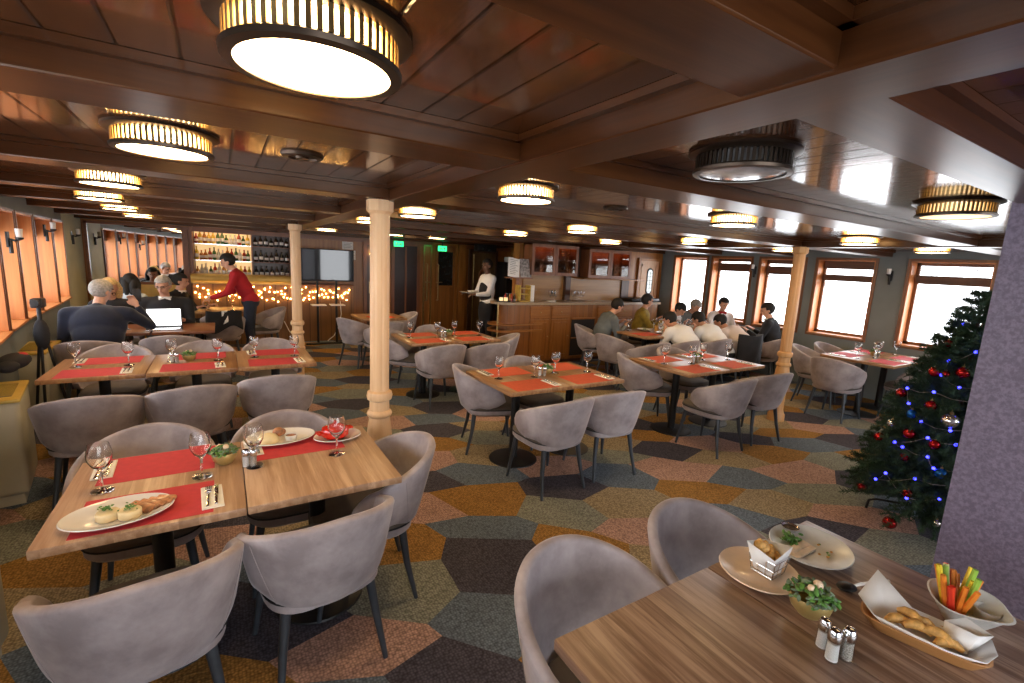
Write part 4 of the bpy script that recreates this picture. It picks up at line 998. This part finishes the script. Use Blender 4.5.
rr = random.Random(8)
for k, v in enumerate(order):
    a = 2*pi*k/18*2.4; bx, by = 1.850+.022*cos(a), .350+.018*sin(a); tx, ty = .030*cos(a)+rr.uniform(-.015, .015), .026*sin(a)+rr.uniform(-.01, .02)
    nm, m_, lb = vs[v]; ln = rr.uniform(.10, .145)
    o = g(m_).tube([(0, 0, 0), (tx*.5, ty*.5, ln*.5), (tx, ty, ln)], [.0078, .0082, .007], 6 if v != 1 else 8).done(nm, loc=(bx, by, TZ+.016), angle=30)
    tag(o, lb+' standing upright in the grey bowl', 'vegetable stick', lb+'s in the grey bowl')

# ================================================================ CHRISTMAS TREE
def tree(cx, cy, h, r):
    t = thing('christmas_tree', 'dark green decorated Christmas tree standing beside the purple partition', 'Christmas tree', (cx, cy, 0))
    g(DARKW).tube([(0, 0, .05), (0, 0, h-.06)], [.022, .008], 10).done('trunk', t)
    q = g(BLACKM)
    for k in range(4):
        a = k*pi/2+.5
        q.tube([(0, 0, .12), (.10*cos(a), .10*sin(a), .11), (.36*cos(a), .36*sin(a), .09), (.40*cos(a), .40*sin(a), .07), (.41*cos(a), .41*sin(a), 0)], .009, 6)
    q.done('stand', t)
    rr = random.Random(21); q = g(TREEG)
    def spray(p, d, ln, r0):
        d = d.normalized(); a = d.orthogonal().normalized(); b_ = d.cross(a)
        n = int(ln/.0038)
        for i in range(n):
            f = i/n; c = p+d*ln*f+Vector((0, 0, -.12*ln*f*f))
            for _ in range(2):
                th = rr.uniform(0, 2*pi); L_ = r0*1.45*(1.0-.35*f)*rr.uniform(.7, 1.15)
                o = (a*cos(th)+b_*sin(th)); tip = c+o*L_+d*L_*.7
                w = (b_*cos(th)-a*sin(th))*.0026+d*.001
                v = [q.b.verts.new(c-w), q.b.verts.new(c+w), q.b.verts.new(tip), q.b.verts.new(c+d*.004)]
                q.b.faces.new((v[0], v[1], v[2])); q.b.faces.new((v[1], v[3], v[2])); q.b.faces.new((v[3], v[0], v[2]))
    nl = 26
    for k in range(nl):
        f = k/(nl-1); z = .20+(h-.26)*f; R = r*(1-f)**.85+.07
        nb = int(9+13*(1-f))
        for j in range(nb):
            a = 2*pi*(j+.5*(k % 2))/nb+rr.uniform(-.15, .15); Rk = R*rr.uniform(.85, 1.1)
            d = Vector((cos(a), sin(a), .40-.38*(1-f)+rr.uniform(-.08, .12)))
            st = Vector((0, 0, z))+d*Rk*.12
            spray(st, d, Rk*.9, .034)
            for s_ in (-1, 1):
                for f2 in (.35, .6, .8):
                    if Rk < .15 and f2 != .6: continue
                    spray(st+d*Rk*.9*f2, d+s_*Vector((-sin(a), cos(a), .05))*.9, Rk*.30*(1.25-f2), .028)
    for k in range(4): spray(Vector((0, 0, h-.12)), Vector((cos(k*1.57)*.35, sin(k*1.57)*.35, 1)), .12, .022)
    q._fin(0)
    o = q.done('foliage', t, fix=False); return t
TX, TY = 4.40, 1.03
tree(TX, TY, 1.74, .52)
def pixray(px, py):
    return fwd+r2*((px-512)/466.6)-u2*((py-341.5)/466.6)
def on_tree(dx, dz):
    """point on the camera-facing skin of the tree: dx sideways, dz height"""
    side = Vector((TY, -TX, 0)).normalized(); toward = Vector((-TX, -TY, 0)).normalized()
    f = (dz-.13)/(1.74-.19); R = .50*(1-min(max(f, 0), 1))**.85+.06
    k = max(-.97, min(.97, dx/R))
    return Vector((TX, TY, dz))+side*dx+toward*R*math.sqrt(1-k*k)*.95
BB = [(-.16, 1.15, BAUR, 'red', .033, 'upper left'), (-.02, 1.18, BAUR, 'red', .036, 'upper right'), (-.10, 1.15, BAUR, 'red', .024, 'small upper middle'), (-.32, .94, BAUR, 'red', .034, 'left edge, middle height,'),
      (-.14, .93, BAUR, 'red', .034, 'central'), (-.33, .73, BAUS, 'silver', .030, 'small left'), (-.03, .86, BAUS, 'silver', .050, 'biggest'), (-.39, .60, BAUR, 'red', .032, 'left edge, below the silver one,'),
      (-.22, .71, BAUR, 'red', .036, 'low middle left'), (-.08, .69, BAUR, 'red', .032, 'low middle'), (-.22, .55, BAUR, 'red', .028, 'small low'), (-.42, .23, BAUR, 'red', .034, 'outermost low left'),
      (-.16, .33, BAUR, 'red', .028, 'low centre'), (-.22, .10, BAUR, 'red', .042, 'lowest'), (-.23, .84, BAUB, 'blue', .032, 'middle left'), (-.02, .52, BAUB, 'blue', .036, 'low'), (.01, .21, BAUS, 'silver', .024, 'tiny lowest'), (-.12, 1.35, BAUR, 'red', .027, 'top')]
for dx, dz, m_, cn, r_, ps in BB:
    p = on_tree(dx, dz)
    t = thing('bauble', '%s %s bauble hanging on the Christmas tree' % (ps, cn), 'bauble', p, 0, 'baubles on the Christmas tree')
    g(m_).ball((0, 0, 0), r_, 20, 14).done('ball', t)
    g(BRASS).tube([(0, 0, r_*.95), (0, 0, r_*1.22)], r_*.22, 8).tube([(0, 0, r_*1.2), (0, 0, r_*1.6)], .0012, 5).done('hook_cap', t)
pts = []
LP = [(-.07, 1.49), (.06, 1.40), (.02, 1.32), (-.10, 1.24), (-.12, 1.14), (-.02, 1.08), (.10, 1.12), (.05, 1.0), (-.14, 1.02), (-.29, .99), (-.26, .90), (-.17, .81), (-.02, .80), (.12, .86), (.02, .72), (-.12, .72), (-.29, .62), (-.24, .61), (-.10, .60), (-.06, .54), (.10, .58), (.04, .46), (-.14, .44), (-.35, .33), (-.30, .40), (-.16, .30), (0, .36)]
for i, p in enumerate(LP):
    q = Vector(on_tree(*p)); pts.append(q)
    if i < len(LP)-1:
        n_ = LP[i+1]; pts.append(on_tree((p[0]+n_[0])/2, (p[1]+n_[1])/2-.012))
light_string('tree_lights', 'string of blue lights wound round the Christmas tree', 'fairy lights', pts, .0095, LED, plain('pale_wire', (.35, .3, .26), .5), every=2)

# ================================================================ LEFT WALL CABINETS
for (xa, ya, xb, yb), lb in (((-.84, 1.45, -.84, 2.60), 'cream heater cabinet at the very left edge, nearest of three'), ((-1.155, 4.12, -1.25, 4.68), 'cream heater cabinet with mustard top beside the long left table'), ((-1.42, 5.82, -1.46, 6.5), 'cream heater cabinet with mustard top farthest down the left wall')):
    d = Vector((xb-xa, yb-ya, 0)); ln = d.length; an = math.atan2(d.y, d.x)-pi/2
    t = thing('heater_cabinet', lb, 'heater', (xa, ya, 0), an, 'heater cabinets under the left windows'); D = .24
    g(CREAM).box((-D/2, ln/2, .39), (D, ln, .64), bev=.035, seg=4).b2((-D+.02, .03, 0), (-.03, ln-.03, .10)).done('cabinet_body', t)
    tp_ = g(YELTOP).box((-D/2, ln/2, .715), (D+.012, ln+.012, .024), bev=.008).done('top_panel', t)
    q = g(BLACKM).b2((-D+.035, ln*.16, .7271), (-.04, ln*.84, .7285))
    q.m(YELTOP)
    for k in range(16): q.b2((-D+.035, ln*(.16+.68*(k+.9)/17), .7285), (-.04, ln*(.16+.68*(k+.9)/17)+.006, .731))
    q.done('grille', t)
t = thing('cloth_bag', 'dark bag with red lining lying on the left window ledge', 'bag', (-1.40, 4.95, .75))
q = g(BLACKC).ball((0, .05, .06), .10, 14, 10, (.9, 1.9, .6)).ball((.01, -.12, .05), .08, 12, 8, (.8, 1.2, .55)).done('bag_body', t)
g(REDC).ball((.03, .10, .085), .055, 12, 8, (.7, 1.5, .6)).done('red_lining', t)
t = thing('tripod', 'black camera tripod leaning against the left window wall', 'tripod', (-1.38, 5.62, 0))
for k in range(3): g(BLACKM).tube([(.16*cos(k*2.1+.4), .10*sin(k*2.1+.4), .0), (0, 0, 1.05)], .011, 8).done('leg', t)
g(BLACKM).tube([(0, 0, 1.0), (0, 0, 1.16)], .016, 8).box((0, 0, 1.20), (.08, .12, .08), bev=.01).tube([(0, -.10, 1.21), (0, .0, 1.21)], .03, 12).done('camera_head', t)
g(BLACKC).ball((0, 0, .92), .07, 12, 8, (.8, .8, 2.0)).done('hanging_pouch', t)

# ================================================================ PEOPLE
def remeshed(caps, mat, name, parent, vox, smooth=4):
    q = G().m(mat)
    for c in caps:
        if c[0] == 'e':      # ellipsoid: centre, radii, rotation
            _, p, r_, R = c; q.lathe([(sin(pi*i/14) if 0 < i < 14 else 0, -cos(pi*i/14)) for i in range(15)], 22, p, (R or Matrix.Identity(3))@Matrix.Diagonal(r_).to_3x3())
        else:
            p0, p1, r0, r1 = c; p0, p1 = Vector(p0), Vector(p1); d = p1-p0
            if d.length < 1e-5: q.ball(p0, r0, 14, 10); continue
            R = d.to_track_quat('Z', 'Y').to_matrix(); ln = d.length
            pr = [(r0*sin(a), -r0*cos(a)) for a in [pi/2*i/5 for i in range(6)]]+[(r1*cos(a), ln+r1*sin(a)) for a in [pi/2*i/5 for i in range(6)]]
            pr[0] = (0, -r0); pr[-1] = (0, ln+r1); q.lathe(pr, 18, p0, R)
    o = q.done(name, None, fix=True)
    md = o.modifiers.new('r', 'REMESH'); md.mode = 'VOXEL'; md.voxel_size = vox; md.use_smooth_shade = True
    sm = o.modifiers.new('s', 'SMOOTH'); sm.factor = .5; sm.iterations = smooth
    dg = bpy.context.evaluated_depsgraph_get(); dg.update()
    me = bpy.data.meshes.new_from_object(o.evaluated_get(dg)); me.name = name
    old = o.data; o.modifiers.clear(); o.data = me; bpy.data.meshes.remove(old); me.materials.clear(); me.materials.append(mat)
    for p in me.polygons: p.use_smooth = True
    o.name = name; o.parent = parent; return o
def ik(a, t_, l1, l2, pole):
    a, t_ = Vector(a), Vector(t_); d = t_-a; L_ = min(d.length, (l1+l2)*.985); d.normalize(); t_ = a+d*L_
    x = (l1*l1-l2*l2+L_*L_)/(2*L_); h = math.sqrt(max(0, l1*l1-x*x)); pl = Vector(pole); pl = (pl-d*pl.dot(d)).normalized()
    return a+d*x+pl*h, t_
def person(label, loc, rz, pose='sit', lean=.2, head=(0, .15), hands=((-.18, .42, .80), (.18, .42, .80)), shirt=WHITEC, sleeves=True, trousers=BLACKC, hair=HAIRD, skin=SKIN, long_hair=False, bulk=1.0, apron=None, collar=None, glasses=False, hs=1.0, side=0.0, bald=False, shirt_name='shirt'):
    t = thing('person', label, 'person', loc, rz)
    k = hs; stand = pose == 'stand'
    P = Vector((0, 0, (.93 if stand else .52)*k))
    dr = Vector((sin(side), sin(lean)*cos(side), cos(lean)*cos(side))).normalized()
    fw = Vector((0, cos(lean), -sin(lean)))
    mid = P+dr*.22*k+fw*-.01; sh = P+dr*.45*k-fw*.01; nk = P+dr*.52*k
    hy, hp = head
    HR = Matrix.Rotation(hy, 3, 'Z')@Matrix.Rotation(-(lean*.55+hp), 3, 'X')
    hc = nk+(dr*.6+HR@Vector((0, 0, 1))*.4).normalized()*.155*k+HR@Vector((0, .02, 0))
    B = []; SH = []; TR = []
    b_ = bulk
    def cap(dst, p0, p1, r0, r1): dst.append((p0, p1, r0, r1))
    # torso
    tors = [('e', P+Vector((0, 0, .02)), (.155*b_, .115*b_, .12), None), ('e', mid, (.148*b_, .108*b_, .19), Matrix.Rotation(-lean, 3, 'X')), ('e', P+dr*.36*k, (.165*b_, .11*b_, .17), Matrix.Rotation(-lean, 3, 'X'))]
    B += tors; cap(B, sh-Vector((.14*b_, 0, 0)), sh+Vector((.14*b_, 0, 0)), .062, .062)
    cap(B, sh+dr*.02, nk+(hc-nk)*.35, .060, .054)
    SH += [('e', c[1], tuple(r_+.016 for r_ in c[2]), c[3]) for c in tors]
    cap(SH, sh-Vector((.15*b_, 0, 0)), sh+Vector((.15*b_, 0, 0)), .074, .074)
    cap(SH, sh-Vector((.08, 0, 0))+dr*.02, sh+Vector((.08, 0, 0))+dr*.02, .068, .068)
    cap(SH, sh, sh+dr*.055, .078, .066)
    for s_ in (-1, 1):
        cap(SH, sh+Vector((s_*.14*b_, 0, -.01)), nk-dr*.03, .070, .052); SH.append(('e', P+dr*.32*k+Vector((s_*.07*b_, -.0, 0)), (.105*b_, .10*(.6+.4*b_), .17), Matrix.Rotation(-lean, 3, 'X')))
    # head
    def hl(x, y, z): return hc+HR@Vector((x, y, z))*k
    B += [('e', hl(0, -.012, .028), (.076, .094, .088), HR), ('e', hl(0, .012, -.03), (.060, .070, .078), HR), ('e', hl(0, .045, -.078), (.030, .028, .024), HR)]
    cap(B, hl(0, .078, .02), hl(0, .100, -.018), .010, .015)
    cap(B, hl(-.034, .078, .036), hl(.034, .078, .036), .013, .013)
    cap(B, hl(-.018, .082, -.046), hl(.018, .082, -.046), .010, .010)
    for s_ in (-1, 1): B.append(('e', hl(s_*.078, -.005, .0), (.012, .022, .032), HR@Matrix.Rotation(s_*.25, 3, 'Z')))
    # arms
    for s_, h_ in ((-1, hands[0]), (1, hands[1])):
        S0 = sh+Vector((s_*.178*b_, 0, -.01)); el, wr = ik(S0, Vector(h_), .285*k, .25*k, (s_*.28, -.35, -1))
        cap(B, S0, el, .046, .036); cap(B, el, wr, .036, .025)
        cap(SH, S0, el, .062*(.5+.5*b_), .050)
        if sleeves: cap(SH, el, el+(wr-el)*.88, .050, .036)
        else: cap(SH, el, el+(wr-el)*.15, .050, .046)
        # hand: palm, four fingers of unequal length, thumb from the side of the palm
        d = (wr-el).normalized(); inn = Vector((-s_, 0, 0)); inn = (inn-d*inn.dot(d)).normalized(); nrm = d.cross(inn).normalized()
        if nrm.z > 0: nrm = -nrm
        B.append(('e', wr+d*.045, (.038, .016, .048), Matrix((inn, nrm, d)).transposed()))
        for q_, (o_, l_) in enumerate(((.027, .070), (.009, .080), (-.009, .074), (-.027, .058))):
            a0 = wr+d*.078+inn*o_; a1 = a0+(d*.85+nrm*.35).normalized()*l_*.55; a2 = a1+(d*.35+nrm*.85).normalized()*l_*.5
            cap(B, a0, a1, .0092, .0084); cap(B, a1, a2, .0084, .007)
        a0 = wr+d*.025+inn*.030; a1 = a0+(inn*.6+d*.8).normalized()*.038; cap(B, a0, a1, .012, .0105); cap(B, a1, a1+(d*.9+nrm*.5).normalized()*.030, .0105, .0085)
    # legs
    shoes = []
    for s_ in (-1, 1):
        hp_ = P+Vector((s_*.088*b_, 0, -.02))
        if stand: kn = Vector((s_*.10, .03, .49*k)); an = Vector((s_*.11, -.02, .085)); to = Vector((s_*.12, .13, .035))
        else: kn = Vector((s_*.14, .42, .52)); an = Vector((s_*.13, .38, .085)); to = Vector((s_*.14, .53, .035))
        cap(B, hp_, kn, .078, .052); cap(B, kn, an, .052, .034); cap(B, an, to, .034, .026)
        cap(TR, hp_, kn, .094*(.5+.5*b_), .068); cap(TR, kn, an+Vector((0, 0, .02)), .066, .052)
        shoes.append((an, to))
    TR += [('e', P+Vector((0, 0, -.01)), (.172*b_, .132*b_, .11), None)]
    bo = remeshed(B, skin, 'body', t, .0095, 2)
    remeshed(SH, shirt, shirt_name, t, .014, 4)['label'] = 'the top this person wears'
    remeshed(TR, trousers, 'trousers', t, .016, 4)
    for an, to in shoes: g(BLACKC).tube([an+Vector((0, -.05, -.03)), an+Vector((0, .01, -.03)), to+Vector((0, .02, 0)), to+Vector((0, .06, -.004))], [.030, .046, .040, .022], 12).done('shoe', t)
    # eyes
    q = g(EYEM)
    for s_ in (-1, 1): q.ball(hl(s_*.031, .0835, .012), .0085, 10, 8, (1.3, .6, .7), HR)
    q.done('eyes', t)
    g(LIPM if skin is SKIN else plain('dark_lip', (.12, .05, .04))).ball(hl(0, .090, -.047), .008, 10, 6, (2.6, .7, .6), HR).done('mouth', t)
    # hair
    q = G().m(hair); n0 = 0; rx, ry, rz_ = .086, .106, .102
    q.ball(hl(0, -.016, .032), 1, 28, 20, (rx, ry, rz_), HR)
    inv = HR.inverted(); dele = []
    for f in q.b.faces:
        c = inv@(f.calc_center_median()-hc)
        lim = .062-.0 if c.y > .03 else (.02 if c.y > -.005 else -.055)
        if bald and c.y > -.03: lim = max(lim, .2)
        if c.z < lim*k: dele.append(f)
    bmesh.ops.delete(q.b, geom=dele, context='FACES')
    if long_hair:
        for s_ in (-1, 0, 1): q.tube([hl(s_*.065, -.05, .06), hl(s_*.085, -.05, -.02), hl(s_*.085, -.045, -.12), hl(s_*.07, -.04, -.19)], [.03, .04, .036, .012], 12)
        q.tube([hl(-.05, -.075, .02), hl(-.04, -.09, -.08), hl(-.03, -.08, -.19)], [.04, .05, .02], 12).tube([hl(.05, -.075, .02), hl(.04, -.09, -.08), hl(.03, -.08, -.19)], [.04, .05, .02], 12)
    ho = q.done('hair', t, fix=False); sd = ho.modifiers.new('th', 'SOLIDIFY'); sd.thickness = .006; sd.offset = 1
    if glasses:
        q = g(BLACKM)
        for s_ in (-1, 1): q.tube([hl(s_*.032+.021*cos(a), .098, .014+.016*sin(a)) for a in [2*pi*i/14 for i in range(14)]], .002, 5, closed=True).tube([hl(s_*.053, .096, .018), hl(s_*.080, .0, .02)], .002, 5)
        q.tube([hl(-.011, .099, .016), hl(.011, .099, .016)], .002, 5).done('glasses', t)
    if collar:
        q = g(collar)
        for s_ in (-1, 1): q.box(nk+dr*-.005+fw*.066+Vector((s_*.035, 0, .0)), (.055, .012, .06), rot=Matrix.Rotation(s_*.5, 3, 'Y')@Matrix.Rotation(-lean-.3, 3, 'X'), bev=.004)
        q.tube([nk+dr*-.0+Vector((.066*cos(a), .066*sin(a)*.95, 0)) for a in [2*pi*i/18 for i in range(18)]], .013, 8, closed=True)
        q.done('collar', t)
    if apron:
        q = [('e', P+Vector((0, .02, -.16)), (.175, .145, .30), None)]
        remeshed(q, apron, 'apron', t, .016, 3)
        remeshed([('e', P+dr*.22+fw*.035, (.156, .125, .25), Matrix.Rotation(-lean, 3, 'X'))], apron, 'vest', t, .014, 3)
    return t
HT = .80
person('big grey haired man in a navy sweater seen from behind, holding up a phone', (-1.15, 6.42, 0), 0, lean=.30, head=(-.75, .2), hands=((-.22, .35, .80), (.31, .30, 1.06)), shirt=NAVYC, hair=HAIRG, bulk=1.4, hs=1.05, collar=WHITEC, glasses=True, shirt_name='sweater')
person('white haired man in a black sweater sitting behind the open laptop', (-.66, 7.85, 0), S_, hs=1.05, lean=.28, head=(-.25, .1), hands=((-.20, .45, .80), (.17, .42, .80)), shirt=BLACKC, hair=HAIRG, bulk=1.35, collar=WHITEC, glasses=True, shirt_name='sweater')
person('blond woman in a black jacket facing the big man in navy', (-1.24, 7.96, 0), S_, lean=.22, head=(.15, .1), hands=((-.15, .35, .82), (.15, .35, .82)), shirt=BLACKC, hair=HAIRB, long_hair=True, shirt_name='jacket')
person('woman with long dark hair and a pale blue top, seen from behind', (-1.18, 8.72, 0), -.25, lean=.15, head=(.2, .1), shirt=BLUEGC, long_hair=True, bulk=.95)
person('man in a dark jacket sitting behind the laptop man, looking right', (-.66, 9.25, 0), -2.0, lean=.12, head=(.2, .05), shirt=BLACKC, collar=WHITEC, shirt_name='jacket')
person('standing man in a red sweater bending over the bar side table', (.37, 8.62, 0), W_-.15, 'stand', lean=.42, head=(.1, .15), hands=((-.20, .52, .98), (.14, .50, 1.0)), shirt=REDC, trousers=plain('dark_blue_jeans', (.015, .022, .045), .8), collar=WHITEC, shirt_name='sweater')
person('bearded waiter in a white shirt and black apron carrying a plate', (4.30, 7.85, 0), W_+.1, 'stand', lean=.03, head=(.1, .05), hands=((-.15, .38, 1.14), (.16, .36, 1.16)), shirt=WHITEC, skin=SKIND, apron=BLACKC, hs=1.04)
person('man in a grey blue sweater eating at the left end of the crowded table', (5.26, 5.75, 0), E_-.35, lean=.42, head=(.1, .35), hands=((-.14, .42, .83), (.16, .40, .83)), shirt=GREYC, bulk=1.2, shirt_name='sweater')
person('man in an olive top looking right, far side of the crowded table', (6.48, 6.04, 0), -2.35, lean=.18, head=(.35, .05), hands=((-.2, .35, .85), (.16, .42, .86)), shirt=OLIVEC, bulk=1.15)
person('diner in a white shirt mostly hidden behind the leftmost white shirted back', (7.10, 6.05, 0), S_, lean=.62, head=(.2, .4), shirt=WHITEC)
person('grey haired diner bent over his food between the white shirted backs', (7.56, 5.98, 0), S_, lean=.45, head=(.1, .4), shirt=GREYC, hair=HAIRG)
person('diner facing the camera in front of the bright window at the crowded table', (7.98, 5.42, 0), S_-.6, lean=.15, head=(.1, .2), shirt=WHITEC, collar=REDC)
person('diner in a white shirt bent forward, leftmost of three white backs', (6.05, 4.44, 0), .05, lean=.82, head=(.35, .15), hands=((-.22, .42, .80), (.20, .45, .80)), shirt=WHITEC, bulk=1.32)
person('diner in a white shirt bent forward, middle of three white backs', (6.70, 4.40, 0), .05, lean=.82, head=(.3, .2), hands=((-.2, .42, .80), (.20, .42, .80)), shirt=WHITEC, bulk=1.32)
person('diner in a pinkish white shirt bent far forward, rightmost of three white backs', (7.28, 4.32, 0), .15, lean=.92, head=(.3, .1), hands=((-.2, .42, .80), (.20, .42, .80)), shirt=PINKC, bulk=1.32)
person('man in a black sweater sitting by the windows at the crowded table', (7.80, 4.24, 0), .30, bulk=1.1, lean=.20, head=(.45, .2), hands=((-.18, .38, .82), (.18, .38, .82)), shirt=BLACKC, shirt_name='sweater', collar=WHITEC)

# laptop
t = thing('laptop', 'open silver laptop with a bright white screen on the far left table', 'laptop', (-.62, 6.93, TZ)); t.rotation_euler = (0, 0, .08)
g(CHROME).box((0, 0, .009), (.36, .24, .016), bev=.004).done('keyboard_base', t)
q = g(BLACKM)
for r_ in range(4):
    for c_ in range(12): q.box((-.143+.026*c_, -.01+.024*r_, .0176), (.021, .019, .002))
q.done('keys', t)
Rl = Matrix.Rotation(radians(-14), 3, 'X')
g(BLACKM).box(Rl@Vector((0, 0, .115))+Vector((0, .125, .012)), (.36, .008, .235), rot=Rl, bev=.003).done('lid', t)
g(emis('white_screen', (.95, .97, 1), 2.2)).box(Rl@Vector((0, -.005, .118))+Vector((0, .125, .012)), (.335, .002, .205), rot=Rl).done('screen', t)
tag(g(BLACKM).box((0, 0, 0), (.075, .010, .15), bev=.003).done('phone', loc=(-.84, 6.80, 1.17)), 'dark phone held up by the big man in the navy sweater', 'phone')
# plates carried
o = plate(.13, .13, CERAM, (3.88, 7.92, 1.15), 0, 'white plate carried by the waiter'); 
o = plate(.12, .12, CERAM, (-.12, 8.62, .985), 0, 'plate held out by the man in the red sweater')
GOB.put((-.22, 8.98, TZ), 0, 'wine goblet on the bar side table, left of two', 'glass', 'stemmed wine goblets'); GOB.put((.12, 8.95, TZ), 0, 'wine goblet on the bar side table, right of two', 'glass', 'stemmed wine goblets')
GOB.put((-.98, 6.98, TZ), 0, 'wine goblet left of the open laptop', 'glass', 'stemmed wine goblets')
# jackets over chair backs
def jacket(x, y, rz, w, mats, lb, nm='draped_jacket'):
    t = thing(nm, lb, 'jacket', (x, y, 0), rz)
    for i, (m_, x0, x1, z0) in enumerate(mats):
        q = g(m_); NX, NZ = 12, 14; grid = []
        for a in range(NX+1):
            col = []
            f = x0+(x1-x0)*a/NX; th = f*1.9
            for b_ in range(NZ+1):
                v = b_/NZ
                if v < .2: off = -.06+.12*v/.2; z = .845-.10*(1-v/.2)**2
                else: off = .06; z = .845-(v-.2)/.8*(.845-z0-.05*sin(f*8))
                rad = .315+off*.55+.012*sin(f*22+b_*.4)*(v)
                col.append(q.b.verts.new((rad*sin(th), -(rad+.03)*cos(th)*1.05, z+.01*sin(f*9))))
            grid.append(col)
        for a in range(NX):
            for b_ in range(NZ): q.b.faces.new((grid[a][b_], grid[a+1][b_], grid[a+1][b_+1], grid[a][b_+1]))
        q._fin(0); o = q.done('cloth_panel', t, angle=80, fix=False)
        sd = o.modifiers.new('th', 'SOLIDIFY'); sd.thickness = .018; sd.offset = 1
    return t
jacket(6.98, 4.41, .10, 1, [(BLACKC, -.55, .05, .38), (plain('charcoal_jacket', (.05, .055, .07), .8), .02, .5, .30)], 'black and charcoal jackets hanging over a chair back at the crowded table')
jacket(-.02, 8.42, 0, 1, [(BLACKC, -.35, .42, .56), (WHITEC, -.02, .10, .64)], 'black coat with white lining over the chair in front of the red sweater man')
# food and drinks on the crowded table
for i, (x, y) in enumerate(((5.62, 5.42), (6.0, 5.1), (6.25, 5.45), (6.75, 5.15), (6.9, 5.45), (7.35, 5.2))):
    GOB.put((x, y, TZ), 0, 'wine goblet number %s from the left on the crowded table' % ['one', 'two', 'three', 'four', 'five', 'six'][i], 'glass', 'stemmed wine goblets')
for i, (x, y) in enumerate(((5.95, 5.38), (6.45, 5.38), (6.0, 5.02), (6.6, 5.02), (7.2, 5.05), (7.3, 5.42))):
    plate(.12, .12, CERAM, (x, y, TZ+.002), 0, 'white plate %s on the crowded table' % ['before the man in grey blue', 'at the far middle', 'before the leftmost white back', 'before the middle white back', 'before the pinkish white back', 'at the far right end'][i])
    sprig((x, y, TZ+.012), .04, 24, 50+i, 'salad', 'green salad on the white plate %s' % ['before the man in grey blue', 'at the far middle', 'before the leftmost white back', 'before the middle white back', 'before the pinkish white back', 'at the far right end'][i], LEAFG if i % 2 else SAGEG)
MATR_LAMPLIT.put((5.62, 5.05, TZ), 0, 'lamplit red placemat at the near left corner of the crowded table', 'placemat', 'red paper placemats')
MATR_LAMPLIT.put((2.22, 7.72, TZ), 0, 'lamplit red placemat on the small table behind the column', 'placemat', 'red paper placemats')
tag(g(CRUST).lathe([(0, 0), (.03, 0), (.034, .09), (.03, .09), (.027, .006), (0, .006)], 14).done('tumbler', loc=(6.08, 5.25, TZ)), 'amber tumbler beside the plates on the crowded table', 'glass')
# glasses on the sideboard and in the cupboards
for k in range(7):
    GOB.put((5.35+.075*k if k > 2 else 5.05+.06*k, 6.85, 1.10), 0, 'upright goblet on the sideboard, %s along the row' % ['first', 'second', 'third', 'fourth', 'fifth', 'sixth', 'seventh'][k], 'glass', 'goblets on the sideboard')
for c_, (xa, xb, z) in enumerate(((4.68, 5.0, 1.581), (5.14, 5.50, 1.581), (5.14, 5.5, 1.843), (5.98, 6.34, 1.561), (6.50, 6.84, 1.561))):
    for k in range(4):
        GOB.put((xa+(xb-xa)*k/3, 6.98, z), 0, '%s goblet behind the %s' % (['leftmost', 'second', 'third', 'rightmost'][k], ['left door of the left cupboard', 'right door of the left cupboard, bottom', 'right door of the left cupboard, shelf', 'left door of the right cupboard', 'right door of the right cupboard'][c_]), 'glass', 'goblets inside the wall cupboards')
